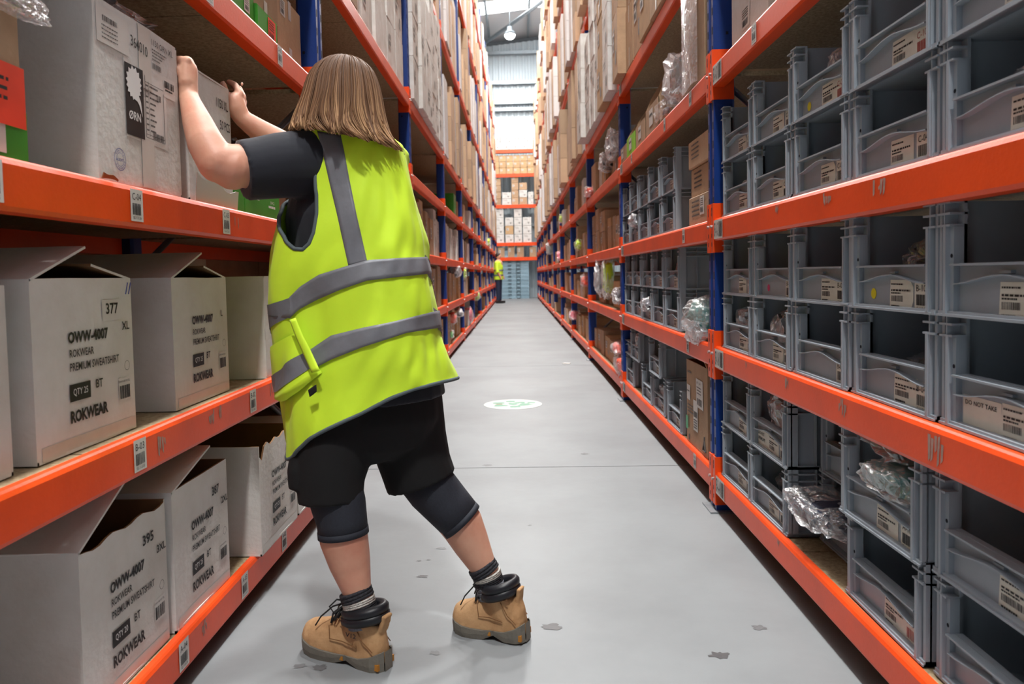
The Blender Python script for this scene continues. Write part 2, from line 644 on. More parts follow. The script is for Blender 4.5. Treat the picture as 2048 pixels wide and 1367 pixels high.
# the lamp that hangs in view
lp = empty('high_bay_lamp', (-0.12, 29, 10.1))
s = MB()
s.loft([[Vector((r * math.cos(t * math.pi / 8), r * math.sin(t * math.pi / 8), z)) for t in range(16)] for r, z in ((0.2, 0.0), (0.21, 0.08), (0.12, 0.16), (0.1, 0.3))])
s.build('housing', STEEL, lp, True)
s = MB()
s.loft([[Vector((r * math.cos(t * math.pi / 8), r * math.sin(t * math.pi / 8), z)) for t in range(16)] for r, z in ((0.05, -0.17), (0.13, -0.14), (0.19, -0.07), (0.2, 0.0))])
s.build('lens', LAMPM, lp, True)
s = MB()
s.tube([(0, 0, 0.3), (0, 0, 0.97)], 0.012, 6)
s.build('suspension_wire', STEEL, lp)
tag(lp, 'round white high-bay lamp glowing under the roof at the far end', 'lamp')

# ------------------------------------------------------------------ pallet racking
BAY = 2.7
LEV_R = [0.1637, 0.6796, 1.1923, 1.80, 2.39, 3.80, 5.30, 6.75]
LEV_L = [0.1400, 0.6600, 1.1914, 1.805, 2.39, 3.80, 5.30, 6.75]
YR, YL = 3.1426, 3.2337
DEPTH = 0.9
BEAM_H = 0.088
NB = 10


def upright_mesh(slots):
    """Front post in local coordinates: aisle face at x=0 looking to +x, y from -0.09 to 0, rising from z=0."""
    s = MB()
    H = 7.75
    pr = [(0, -0.09), (0, -0.064), (-0.008, -0.058), (-0.008, -0.032), (0, -0.026), (0, 0), (-0.075, 0), (-0.085, -0.012), (-0.085, -0.078), (-0.075, -0.09)]
    s.prism([(x, y, 0.0) for x, y in pr], (0, 0, H), 0)
    s.box(-0.12, 0.03, -0.115, 0.025, 0.0, 0.006, 2)
    if slots:
        z = 0.05
        while z < 3.2:
            for y in (-0.078, -0.013):
                s.quad((0.0006, y - 0.006, z), (0.0006, y + 0.006, z), (0.0006, y + 0.006, z + 0.03), (0.0006, y - 0.006, z + 0.03), 1)
            z += 0.075
        z = 0.12
        while z < 3.2:
            for y, q in ((-0.0906, 1), (0.0006, -1)):
                s.quad((-0.06, y, z), (-0.05, y, z), (-0.05, y, z + 0.012), (-0.06, y, z + 0.012), 1)
            z += 0.3
    me = bpy.data.meshes.new('upright')
    me.from_pydata(s.v, [], s.f)
    for mm in (BLUE, DARKHOLE, STEEL):
        me.materials.append(mm)
    me.polygons.foreach_set('material_index', s.m)
    me.update()
    return me


def beam_mesh(L):
    """Beam in local coordinates: front face x=0, y from 0 to L, top edge z=0."""
    s = MB()
    h = BEAM_H
    pr = [(0.0, -0.004), (0.004, -0.012), (0.004, -h + 0.008), (0.0, -h), (-0.04, -h), (-0.04, -0.02), (-0.018, -0.018), (-0.018, 0.0), (-0.004, 0.0)]
    s.prism([(x, 0, z) for x, z in pr], (0, L, 0))
    me = bpy.data.meshes.new('beam')
    me.from_pydata(s.v, [], s.f)
    me.materials.append(ORANGE)
    me.update()
    return me


def connector_mesh():
    """Orange end plate that hooks round the post; y 0..0.1, top about 0.05 above the beam."""
    s = MB()
    zt, zb = 0.062, -0.135
    s.prism([(0.006, 0.0, zb), (0.006, 0.036, zb), (-0.002, 0.042, zb), (-0.002, 0.05, zb), (0.006, 0.056, zb), (0.006, 0.096, zb), (-0.08, 0.096, zb), (-0.08, 0.0, zb)], (0, 0, zt - zb), 0)
    for z in (-0.03,):
        for y in (0.02, 0.07):
            s.tube([(0.005, y, z), (0.014, y, z)], 0.006, 8, 1)
    for z in (0.03, 0.012, -0.075, -0.11):
        for y in (0.022, 0.074):
            s.quad((0.0066, y - 0.004, z), (0.0066, y + 0.004, z), (0.0066, y + 0.004, z + 0.016), (0.0066, y - 0.004, z + 0.016), 2)
    me = bpy.data.meshes.new('connector')
    me.from_pydata(s.v, [], s.f)
    for mm in (ORANGE, BOLT, DARKHOLE):
        me.materials.append(mm)
    me.polygons.foreach_set('material_index', s.m)
    me.update()
    return me


ME_UP, ME_UPF = upright_mesh(True), upright_mesh(False)
ME_BEAM = beam_mesh(BAY - 0.09)
ME_CON = connector_mesh()


def label_mb(txt, sub, w, h, seed, rotated=False):
    """Small location label: paper at x=0, lettering just proud; local right = +y, up = +z."""
    s = MB()
    R_, U_ = Vector((0, 1, 0)), Vector((0, 0, 1))
    put_rect(s, (0, 0, 0), R_, U_, w, h, 0)
    o = Vector((0.0006, 0, 0))
    if rotated:
        put_text(s, txt, o + Vector((0, w * .05, h * .12)), R_, U_, h * .76, w * .45, 1, 0.01)
        put_bars(s, o + Vector((0, w * .58, h * .1)), R_, U_, w * .36, h * .8, seed, 1, 16)
    else:
        put_text(s, txt, o + Vector((0, w * .14, h * .66)), R_, U_, h * .22, w * .7, 1, 0.0)
        put_bars(s, o + Vector((0, w * .14, h * .2)), R_, U_, w * .7, h * .36, seed, 1, 16)
        if sub:
            put_text(s, sub, o + Vector((0, w * .16, h * .06)), R_, U_, h * .09, w * .66, 1)
    return s


def make_rack(side, label, shift=0.0, bays=None):
    """One row of racking. side = +1 right of the aisle (faces -x), -1 left (faces +x)."""
    X, Y0, LEV = (XR, YR, LEV_R) if side > 0 else (XL, YL, LEV_L)
    X += shift
    name = 'pallet_rack'
    root = empty(name, (X, 0, 0))
    tag(root, label, 'rack', 'blue and orange racking')
    sx = -side                                   # local +x of meshes looks into the aisle
    k0, k1 = bays if bays else (-1, NB)
    for k in range(k0, k1 + 1):
        y = Y0 + BAY * k
        for d, nm in ((0, 'upright'), (1, 'upright')):
            o = link(nm, ME_UP if (k <= 1 and d == 0) else ME_UPF, root)
            if d == 0:
                o.location = (0, y, 0)
                o.scale = (sx, 1, 1)
            else:
                o.location = (-sx * DEPTH, y, 0)
                o.scale = (-sx, 1, 1)
        s = MB()                                  # frame bracing between front and rear post
        z = 0.25
        flip = 0
        while z < 7.2:
            xa, xb = -sx * 0.05, -sx * (DEPTH - 0.05)
            if flip:
                xa, xb = xb, xa
            s.tube([(xa, -0.045, z), (xb, -0.045, z + 0.75)], 0.013, 6)
            z += 0.75
            flip = 1 - flip
        s.build('frame_brace', STEEL, root, True, (0, y, 0))
    for k in range(k0, k1):
        ya = Y0 + BAY * k
        for li, z in enumerate(LEV):
            for d in (0, 1):
                o = link('beam', ME_BEAM, root)
                o.location = (0 if d == 0 else -sx * DEPTH, ya, z)
                o.scale = (sx if d == 0 else -sx, 1, 1)
                if d == 0:
                    if k > k0 or True:
                        c = link('connector', ME_CON, o)
                        c.location = (0, BAY - 0.093, 0)
                    if not shift:
                        BEAMS[(side, k, li)] = o
            s = MB()
            n = 3
            for q in range(n):
                y0, y1 = ya + 0.003 + q * (BAY - 0.095) / n, ya + (q + 1) * (BAY - 0.095) / n - 0.003
                s.box(-sx * 0.019, -sx * (DEPTH - 0.02), y0, y1, z - 0.021, z - 0.003)
            s.build('deck_board', CHIP, root)
    return root


BEAMS = {}
rack_r = make_rack(1, 'long blue and orange rack whose near bays hold the grey picking bins')
rack_l = make_rack(-1, 'long blue and orange rack with the printed white cartons beside the worker')


make_rack(-1, 'rack of the neighbouring aisle glimpsed through the gap above the white cartons', -3.4, (0, 5))


def beam_label(side, k, li, y, txt, sub='', w=0.06, h=0.075, rotated=False, seed=3, dz=-0.008):
    """Stick a location label on the aisle face of a beam; y = world y of its left edge as read from the aisle."""
    b = BEAMS[(side, k, li)]
    s = label_mb(txt, sub, w, h, seed, rotated)
    o = s.build('location_label', [PAPER, INK], b)
    yl = y - b.location.y
    o.location = (0.0052, yl, dz - h)
    if side > 0:
        o.scale = (1, -1, 1)                     # read from the aisle: undo the beam's mirror
    return o


# left rack: location labels of bay 0 (measured along the beam)
for li, y, t in [(2, 1.565, 'C-04'), (2, 2.06, 'C-03'), (2, 2.53, 'C-02'), (2, 1.12, 'C-05'), (1, 1.535, 'B-03'), (1, 2.22, 'B-02'),
                 (0, 1.70, 'A-04'), (0, 2.10, 'A-03'), (0, 2.47, 'A-02'), (3, 2.60, 'D-02'), (3, 3.0, 'D-01'), (3, 2.0, 'D-03')]:
    beam_label(-1, 0 - 0 - 1, li, y, t, 'SG-11-' + t, 0.052, 0.068, seed=int(y * 100))
for li, t in enumerate(['SF-11-A', 'SF-11-B', 'SF-11-C', 'SF-11-D', 'SF-11-E']):
    beam_label(1, -1, li, YR - 0.10, t, '', 0.125, 0.074, True, seed=li + 5)
    beam_label(1, 0, li, YR + BAY - 0.10, t, '', 0.125, 0.074, True, seed=li + 9)
for k, li, y, t in [(0, 2, 3.62, 'C-01'), (0, 1, 3.55, 'B-01'), (0, 0, 3.43, 'A-01'), (0, 3, 3.46, 'D-01'), (0, 3, 4.05, 'D-02'), (0, 3, 5.2, 'D-04'),
                    (-1, 3, 2.55, 'D-01')]:
    beam_label(1, k, li, y, t, 'SF-11-' + t, 0.05, 0.066, seed=int(y * 77))


def residue(side, k, li, y, w, h, seed, dz=-0.012):
    """Grey remains of an old label left on the beam face: a ragged patch with torn streaks."""
    b = BEAMS[(side, k, li)]
    rnd = random.Random(seed)
    s = MB()
    n = 5
    for i in range(n):
        if rnd.random() < .15:
            continue
        y0 = i / n * w
        z0 = -h * rnd.uniform(0, .3)
        z1 = -h * rnd.uniform(.45, 1)
        sk = rnd.uniform(-.3, .3) * w / n
        s.poly([(0.0046, y0, z0), (0.0046, y0 + w / n * rnd.uniform(.7, 1), z0 + rnd.uniform(-.1, .05) * h), (0.0046, y0 + w / n * .8 + sk, z1), (0.0046, y0 + sk + w / n * .15, z1 + .1 * h)])
    o = s.build('label_residue', RESIDUE, b)
    o.location = (0, y - b.location.y, dz)
    return o


for li, y, w_, h_ in [(1, 1.83, .045, .055), (1, 1.415, .055, .068), (1, 2.22, .03, .05), (1, 2.62, .02, .03), (2, 1.92, .05, .05), (2, 1.64, .06, .055), (0, 1.42, .05, .05), (0, 2.3, .02, .03), (2, 2.3, .03, .04)]:
    residue(1, -1, li, y, w_, h_, int(y * 1000))
for li, y, w_, h_ in [(1, 1.63, .05, .06), (1, 1.92, .035, .06), (1, 1.98, .03, .05), (0, 1.83, .03, .05), (1, 2.4, .03, .05), (2, 2.15, .03, .06)]:
    residue(-1, -1, li, y, w_, h_, int(y * 1000))

# ------------------------------------------------------------------ picking bins (right rack)
BW, BD, BH = 0.374, 0.58, 0.216


def bin_mesh():
    """Stacking picking bin; local front at x=0 facing +x, y across, z up."""
    s = MB()
    hw, t = BW / 2, 0.005
    col = 0.043
    zr, za = 0.098, 0.060
    s.box(-BD, -0.004, -hw, hw, 0.0, 0.010)                       # floor with foot rim
    s.box(-BD, -BD + t, -hw, hw, 0.01, BH)                        # back
    for q in (-1, 1):
        y0, y1 = sorted((q * (hw - 0.016), q * (hw - 0.016 - t)))
        s.box(-BD + t, -0.030, y0, y1, 0.01, BH)                  # side wall
        yo = q * hw
        yi = q * (hw - 0.016)
        a, b_ = min(yo, yi), max(yo, yi)
        for z0, z1 in ((BH - 0.004, BH), (BH - 0.026, BH - 0.022), (BH - 0.048, BH - 0.043), (0.0, 0.008)):
            s.box(-BD, -0.014, a, b_, z0, z1)                     # rims along the side
        for x in (-0.016, -0.09, -0.2, -0.31, -0.42, -0.53):
            s.box(x - 0.004, x, a, b_, 0.008, BH - 0.044)         # side ribs
            s.box(x - 0.004, x, a, b_ , BH - 0.044, BH)
        # front corner column: a channel of upright fins
        for ya_, yb_, x1, zt in ((hw, hw - 0.009, -0.007, BH), (hw - 0.020, hw - 0.0235, -0.003, BH), (hw - 0.0235, hw - 0.0315, 0.0, BH - 0.044)):
            s.box(x1 - 0.030, x1, *sorted((q * ya_, q * yb_)), 0.004, zt)
        s.box(-0.034, -0.009, *sorted((q * (hw - col), q * (hw - 0.0315))), 0.004, BH - 0.046)     # flange face beside the opening
        s.box(-0.034, -0.028, *sorted((q * (hw - 0.002), q * (hw - col))), 0.004, BH)    # web behind the fins
        for z in (BH - 0.004, BH - 0.025, BH - 0.047, 0.0):
            s.box(-0.034, -0.001, *sorted((q * hw, q * (hw - col - (0 if z > 0.1 else 0)))), z, z + 0.004)
        # dark screw hole
        cy = q * (hw - 0.0372)
        put_disc(s, (-0.0084, cy, zr + 0.016), (0, 1, 0), (0, 0, 1), 0.0042, 1, 10)
    # low front wall, set back, with lip, arch rib and bottom rim
    ins = hw - col
    s.box(-0.024, -0.020, -ins, ins, 0.006, zr)
    s.box(-0.024, -0.002, -ins - 0.003, ins + 0.003, zr - 0.003, zr + 0.001)
    s.box(-0.034, -0.020, -ins, ins, zr - 0.001, zr + 0.002)
    s.box(-0.024, 0.0, -hw + 0.012, hw - 0.012, 0.0, 0.005)
    n = 12
    top, bot = [], []
    for i in range(n + 1):
        u = i / n
        y = -ins + 2 * ins * u
        z = za + 0.017 * (0.5 - 0.5 * math.cos(2 * math.pi * u))
        top.append((y, z + 0.0022)); bot.append((y, z))
    for i in range(n):
        (ya, zb), (yb, zc) = top[i], top[i + 1]
        (yc, zd), (yd, ze) = bot[i], bot[i + 1]
        v = [(-0.022, ya, zb), (-0.022, yb, zc), (-0.003, yb, zc), (-0.003, ya, zb), (-0.022, yc, zd), (-0.022, yd, ze), (-0.003, yd, ze), (-0.003, yc, zd)]
        s.add(v, [(0, 1, 2, 3), (7, 6, 5, 4), (3, 2, 6, 7), (0, 4, 5, 1)])
    s.box(-0.021, -0.012, -0.014, 0.014, zr - 0.017, zr - 0.012)
    me = bpy.data.meshes.new('picking_bin')
    me.from_pydata(s.v, [], s.f)
    me.materials.append(BINM)
    me.materials.append(DARKHOLE)
    me.polygons.foreach_set('material_index', s.m)
    me.update()
    return me


ME_BIN = bin_mesh()


def bin_label_meshes():
    """Product cards: aged paper, some with a clipped corner, unreadable print and a barcode."""
    out = []
    for v in range(4):
        s = MB()
        w, h = (0.098, 0.064) if v != 3 else (0.12, 0.064)
        c = (0.0, 0.02, 0.0, 0.026)[v]
        s.poly([(0, 0, 0), (0, w - c * .5, 0), (0, w, c), (0, w, h - c * .7), (0, w - c * .7, h), (0, 0.004, h)], 0)
        R_, U_ = Vector((0, 1, 0)), Vector((0, 0, 1))
        o = Vector((0.0006, 0.008, 0))
        put_dashes(s, o + Vector((0, 0, h * .83)), R_, U_, w * .5, h * .05, v + 3, 1)
        put_dashes(s, o + Vector((0, 0, h * .62)), R_, U_, w * .8, h * .06, v + 13, 1)
        put_dashes(s, o + Vector((0, 0, h * .53)), R_, U_, w * .4, h * .05, v + 23, 1)
        put_bars(s, o + Vector((0, 0.0, h * .27)), R_, U_, w * .5, h * .2, v + 31, 2, 26)
        put_dashes(s, o + Vector((0, 0, h * .08)), R_, U_, w * .36, h * .06, v + 43, 1)
        me = bpy.data.meshes.new('product_label')
        me.from_pydata(s.v, [], s.f)
        for mm in (PAPERY, INK, INKG):
            me.materials.append(mm)
        me.polygons.foreach_set('material_index', s.m)
        me.update()
        out.append(me)
    return out


ME_PL = bin_label_meshes()
_loc = {}


def loc_label(txt, red=False):
    k = (txt, red)
    if k not in _loc:
        s = label_mb(txt, 'SF-11-' + txt, 0.052, 0.062, len(txt) + ord(txt[-1]))
        me = bpy.data.meshes.new('location_label')
        me.from_pydata(s.v, [], s.f)
        me.materials.append(PAPERY)
        me.materials.append(INKR if red else INK)
        me.polygons.foreach_set('material_index', s.m)
        me.update()
        _loc[k] = me
    return _loc[k]


def place_bin(y, z, label, txt=None, x=0.806, v=0, red=False, extra=None, group='grey picking bins', tilt=0.0, card=True):
    """A bin in the right rack; y = middle of its front, x = front plane. Local +y runs to world -y."""
    o = link('picking_bin', ME_BIN, None, (x, y, z), math.pi + tilt)
    tag(o, label, 'bin', group)
    if card:
        c = link('product_label', ME_PL[v], o, (-0.0192, -0.028 + 0.006 * v, 0.002 + 0.001 * v))
        c.rotation_euler = (0.0, 0, 0)
    if txt:
        link('location_label', loc_label(txt, red), o, (-0.0190, 0.081, 0.003))
    if extra == 'yellow':
        s = MB(); put_disc(s, (-0.0192, -0.095, 0.035), (0, 1, 0), (0, 0, 1), 0.0125, 0, 20)
        s.build('round_sticker', STICKY, o)
    if extra == 'pink':
        s = MB(); put_disc(s, (-0.0192, -0.075, 0.035), (0, 1, 0), (0, 0, 1), 0.0115, 0, 20)
        s.build('round_sticker', STICKP, o)
    if extra in ('take', 'remove'):
        s = MB()
        put_rect(s, (-0.0194, -0.138, 0.004), (0, 1, 0), (0, 0, 1), 0.112, 0.060, 0)
        if extra == 'take':
            put_text(s, 'DO NOT TAKE', (-0.0188, -0.130, 0.047), (0, 1, 0), (0, 0, 1), 0.0085, 0.092, 1, 0.01)
        else:
            put_text(s, 'DO NOT', (-0.0188, -0.132, 0.045), (0, 1, 0), (0, 0, 1), 0.0115, 0.06, 1, 0.01)
            put_text(s, 'REMOVE', (-0.0188, -0.132, 0.027), (0, 1, 0), (0, 0, 1), 0.0115, 0.066, 1, 0.01)
        s.build('notice', [PAPERY, INK], o)
    return o


# ------------------------------------------------------------------ crumpled bags and garments
def crumple(name, m, parent, c, r, seed, amp=0.35, sub=3, freq=3.0, flat=0.0):
    """A creased blob (garment or bag) with semi-axes r."""
    bm = bmesh.new()
    bmesh.ops.create_icosphere(bm, subdivisions=sub, radius=1.0)
    off = Vector((seed * 3.17, seed * 1.31, seed * 7.7))
    for v in bm.verts:
        p = v.co.copy()
        n1 = noise.noise(p * freq * 0.5 + off)
        n2 = 1 - abs(noise.noise(p * freq + off * 2)) * 2
        n3 = 1 - abs(noise.noise(p * freq * 2.3 + off * 3)) * 2
        k = 1 + amp * (0.7 * n1 + 0.35 * (n2 - 0.4) + 0.22 * (n3 - 0.4))
        sq = lambda c: math.copysign(abs(c) ** .62, c)          # pillow-like body with corners
        p = Vector((sq(p.x), sq(p.y), sq(p.z))) * (.86 + .10 * noise.noise(p * 5 + off))
        p.y += .35 * noise.noise(Vector((p.z * 1.3, seed, 0)))
        p.z += .30 * noise.noise(Vector((p.y * 1.2, seed, 5)))
        if flat and p.z < 0:
            p.z *= flat
        v.co = Vector((p.x * r[0] * k, p.y * r[1] * k, p.z * r[2] * k))
    me = bpy.data.meshes.new(name)
    bm.to_mesh(me)
    bm.free()
    me.materials.append(m)
    me.polygons.foreach_set('use_smooth', [False if m in (FILM, FILMD, FILMW) else True] * len(me.polygons))
    return link(name, me, parent, c)


def bag(name, c, r, cloth, label, seed, group=None, f=None, rz=0.0, inner=0.82, cat='bag'):
    root = empty(name, c, rz)
    tag(root, label, cat, group)
    crumple('garment', cloth, root, (0, 0, 0), [q * inner for q in r], seed, 0.3, 3, 2.6, 0.6)
    crumple('film', f or FILM, root, (0, 0, 0), r, seed + 5, 0.34, 4, 2.2 if max(r) < .16 else 3.2, 0.7)
    # gathered loose end of the bag
    return root


# level B: five columns, two high (upper row B-07.., lower row B-01..)
ROWN = {('B', 1): ['B-07', 'B-08', 'B-09', 'B-10', 'B-11'], ('B', 0): ['B-01', 'B-02', 'B-03', 'B-04', 'B-05'],
        ('C', 1): ['C-07', 'C-08', 'C-09', 'C-10', 'C-11'], ('C', 0): ['C-01', 'C-02', 'C-03', 'C-04', 'C-05'],
        ('A', 1): ['A-07', 'A-08', 'A-09', 'A-10', 'A-11'], ('A', 0): ['A-01', 'A-02', 'A-03', 'A-04', 'A-05']}
ORD = ['nearest the post', 'second from post', 'third from post', 'fourth from post', 'fifth from post']
LEVW = {'A': 'bottom', 'B': 'middle', 'C': 'upper'}
LZ = {'A': LEV_R[0], 'B': LEV_R[1], 'C': LEV_R[2]}
EXTRA = {('B', 1, 1): 'pink', ('B', 1, 3): 'yellow', ('B', 0, 1): None, ('B', 0, 4): 'take', ('C', 1, 2): 'yellow', ('A', 1, 1): 'remove'}
EXTRAW = {'pink': ' with a pink dot', 'yellow': ' with a yellow dot', 'take': ' with a DO NOT TAKE notice', 'remove': ' with a DO NOT REMOVE notice'}
NOCARD = {('B', 0, 2), ('B', 1, 1)}
PITCH = 0.382
AY = [(2.83, 0.806), (2.475, 0.806), (2.09, 0.90), (1.716, 0.815), (1.322, 0.822)]
for lev in 'ABC':
    for row in (0, 1):
        for i in range(5):
            if lev == 'A':
                y, x = AY[i]
                if row == 1 and i == 3:
                    x -= 0.012
            else:
                y, x = 3.005 - PITCH * (i + 0.5) + 0.003 * math.sin(i * 3 + row), 0.807 + 0.003 * math.sin(i * 5 + row * 2)
            ex = EXTRA.get((lev, row, i))
            t = ROWN[(lev, row)][i]
            lab = 'grey bin%s, %s row, %s bin shelf, %s' % (EXTRAW.get(ex, ''), 'top' if row else 'lower', LEVW[lev], ORD[i])
            place_bin(y, LZ[lev] + 0.002 + row * (BH - 0.008), lab, t, x, (i * 3 + row * 2 + ord(lev)) % 4 if ex not in ('take', 'remove') else 0,
                      red=(lev, row, i) in (('C', 1, 3), ('C', 1, 2), ('A', 0, 3), ('B', 1, 0)), extra=ex, card=(lev, row, i) not in NOCARD, tilt=0.012 * math.sin(i * 7 + row * 3 + ord(lev)))


def bin_c(lev, row, i):
    if lev == 'A':
        y, x = AY[i]
    else:
        y, x = 3.005 - PITCH * (i + 0.5), 0.807
    return x, y, LZ[lev] + 0.002 + row * (BH - 0.008)


def bin_bag(lev, row, i, r, cloth, label, seed, dx=0.12, dy=0.0, dz=0.09, f=None):
    x, y, z = bin_c(lev, row, i)
    bag('bagged_garment', (x + dx, y + dy, z + dz), r, cloth, label, seed, 'bagged garments in the bins', f)


bin_bag('C', 0, 4, (0.07, 0.135, 0.07), NAVYCLOTH, 'navy bagged garment in the lower upper-shelf bin, fifth from the post', 1, 0.12, 0.0, 0.07)
bin_bag('C', 1, 3, (0.1, 0.13, 0.09), BLACKCLOTH, 'black bagged garment in the top upper-shelf bin, fourth from the post', 2, 0.17, 0.0, 0.10)
bin_bag('C', 1, 2, (0.1, 0.13, 0.085), NAVYCLOTH, 'navy bagged garment in the upper-shelf bin with a yellow dot', 3, 0.14, 0.0, 0.11)
bin_bag('C', 1, 0, (0.08, 0.12, 0.06), NAVYCLOTH, 'navy bagged garment in the top upper-shelf bin next to the post', 4, 0.14, 0.0, 0.075)
bin_bag('C', 0, 0, (0.07, 0.09, 0.06), NAVYCLOTH, 'navy bagged garment in the lower upper-shelf bin next to the post', 5, 0.1, -0.04, 0.08)
bin_bag('B', 1, 3, (0.1, 0.125, 0.08), BLACKCLOTH, 'dark bagged garment in the middle-shelf bin with a yellow dot', 6, 0.16, 0.0, 0.09)
bin_bag('B', 0, 0, (0.1, 0.13, 0.08), BLACKCLOTH, 'black bagged garment in the lower middle-shelf bin next to the post', 7, 0.11, 0.0, 0.105)
bin_bag('B', 0, 1, (0.1, 0.135, 0.085), BLACKCLOTH, 'black bagged garments filling the lower middle-shelf bin, second from the post', 8, 0.11, 0.0, 0.105)
bin_bag('B', 0, 3, (0.09, 0.13, 0.05), BLACKCLOTH, 'dark bagged garment low in the lower middle-shelf bin, fourth from the post', 9, 0.16, 0.0, 0.07)
bin_bag('A', 1, 1, (0.1, 0.14, 0.085), GREYCLOTH, 'grey bagged garments in the bottom-shelf bin with a DO NOT REMOVE notice', 10, 0.11, 0.0, 0.125)
bin_bag('A', 1, 3, (0.12, 0.16, 0.05), TEALCLOTH, 'teal bagged garment lying across the top of the open bottom-shelf bin', 11, 0.11, 0.03, 0.208)
bin_bag('A', 1, 3, (0.09, 0.13, 0.05), TEALCLOTH, 'teal bagged garment drooping over the front of the bottom-shelf bin', 12, 0.06, -0.01, 0.125)
bin_bag('A', 0, 1, (0.09, 0.13, 0.05), BLACKCLOTH, 'dark bagged garment in the lower bottom-shelf bin, second from the post', 13, 0.14, 0.0, 0.075)
bin_bag('A', 0, 2, (0.10, 0.17, 0.05), NAVYCLOTH, 'navy bagged garment spilling out of the set-back bottom-shelf bin', 14, -0.03, 0.05, 0.125)

# ------------------------------------------------------------------ bins of the second bay
sec = [('A', 0, 3.945, .806), ('A', 0, 4.40, .812), ('A', 0, 4.785, .806), ('A', 0, 5.155, .86), ('A', 0, 5.535, .812),
       ('A', 1, 4.47, .800), ('A', 1, 4.86, .87), ('A', 1, 5.25, .806), ('A', 1, 5.63, .812)]
for lev in 'BC':
    for row in (0, 1):
        for i in range(5):
            sec.append((lev, row, (3.985 if lev == 'B' else 4.065) + 0.381 * i, 0.806 + 0.004 * math.sin(i * 3 + row)))
cnt = {}
for lev, row, y, x in sorted(sec, key=lambda q: (q[0], q[1], q[2])):
    k = (lev, row)
    cnt[k] = cnt.get(k, 0) + 1
    lab = 'second-bay grey bin, %s row, %s bin shelf, %s' % ('top' if row else 'lower', LEVW[lev], ['nearest of the row', 'second nearest of the row', 'middle of the row', 'fourth of the row', 'farthest of the row'][cnt[k] - 1])
    place_bin(y, LZ[lev] + 0.002 + row * (BH - 0.008), lab, '%s-%02d' % (lev, cnt[k]), x, cnt[k] % 4, group='grey picking bins in the second bay')
for (y, z, dx, cloth, sd, lab) in [(4.4, .27, .08, GREYCLOTH, 21, 'grey bagged garment bulging from a second-bay bottom-shelf bin'), (5.25, .50, .07, GREYCLOTH, 22, 'pale bagged garment in a top second-bay bin on the bottom shelf'),
                                (4.75, .77, .03, GREYCLOTH, 23, 'grey bagged garment hanging out of a second-bay middle-shelf bin'), (5.2, 1.33, .03, GREYCLOTH, 24, 'white bagged garment hanging from a second-bay upper-shelf bin'),
                                (3.98, 1.00, .1, GREYCLOTH, 25, 'pale bagged garment in the nearest top middle-shelf bin of the second bay'), (3.96, .27, .14, BLACKCLOTH, 26, 'dark folded garments in the uncovered bottom bin of the second bay')]:
    bag('bagged_garment', (0.806 + dx, y, z), (0.07, 0.11, 0.06), cloth, lab, sd, 'bagged garments in the second bay')
bag('bagged_garment', (0.875, 3.41, 0.765), (0.13, 0.20, 0.115), TEALCLOTH, 'large clear bag of teal garments slumped on the second-bay middle shelf', 31, None, FILM, 0.1, 0.85)
bag('empty_bag', (0.80, 3.40, 0.70), (0.03, 0.15, 0.075), GREYCLOTH, 'loose clear plastic tail hanging over the second-bay middle shelf beam', 32, None, FILMW, 0.0, 0.4)

# ------------------------------------------------------------------ cartons
def wobble(p, amp, seed, f=4.0):
    q = Vector(p) * f + Vector((seed * 3.3, seed * 1.7, seed * 0.9))
    return Vector((noise.noise(q), noise.noise(q + Vector((9, 0, 0))), noise.noise(q + Vector((0, 9, 0))))) * amp


def buckle(p, u, amp, seed):
    return wobble(p, amp * math.sin(math.pi * min(max(u, 0), 1)) ** .6, seed)


def conform(s, w, amp, seed, zero=0.007, lift=.0022):
    """Lay flat print onto the gently buckled front of a carton."""
    out = []
    for x, y, z in s.v:
        p = Vector((0, y, z))
        d = buckle(p, y / w, amp, seed)
        out.append((d.x + lift + (x - zero), y, z))
    s.v = out
    return s


def panel_grid(s, o, ux, uy, lx, ly, nx, ny, t, amp, seed, mi=0, edge=None, mi_in=None):
    """A sheet of card lx by ly, thickness t, gently buckled. edge(u) lowers the far (ly) edge: a torn rim."""
    o, ux, uy = Vector(o), Vector(ux), Vector(uy)
    nrm = ux.cross(uy).normalized()
    out, inn = [], []
    for j in range(ny + 1):
        for i in range(nx + 1):
            u, v = i / nx, j / ny
            yy = ly * v
            if edge:
                yy = min(1.0, v) * (ly - edge(u))
            p = o + ux * (lx * u) + uy * yy
            p = p + buckle(p, u, amp, seed)
            out.append(p)
            inn.append(p - nrm * t)
    n = len(out)
    f1, f2, fe = [], [], []
    w_ = nx + 1
    for j in range(ny):
        for i in range(nx):
            a = j * w_ + i
            f1.append((a, a + 1, a + w_ + 1, a + w_))
            f2.append((n + a, n + a + w_, n + a + w_ + 1, n + a + 1))
    rim = [i for i in range(nx)] + [j * w_ + nx for j in range(ny)] + [ny * w_ + i for i in range(nx, 0, -1)] + [j * w_ for j in range(ny, 0, -1)]
    for a, b_ in zip(rim, rim[1:] + rim[:1]):
        fe.append((b_, a, n + a, n + b_))
    base = len(s.v)
    s.v += [tuple(p) for p in out + inn]
    mo = mi if mi_in is None else mi_in
    ntop = nx + ny
    top_rim = fe[ntop:ntop + nx]
    side_rim = fe[:ntop] + fe[ntop + nx:]
    for fs, mm in ((f1, mi), (f2, mo), (top_rim, mo), (side_rim, mi)):
        s.f += [tuple(i + base for i in f) for f in fs]
        s.m += [mm] * len(fs)


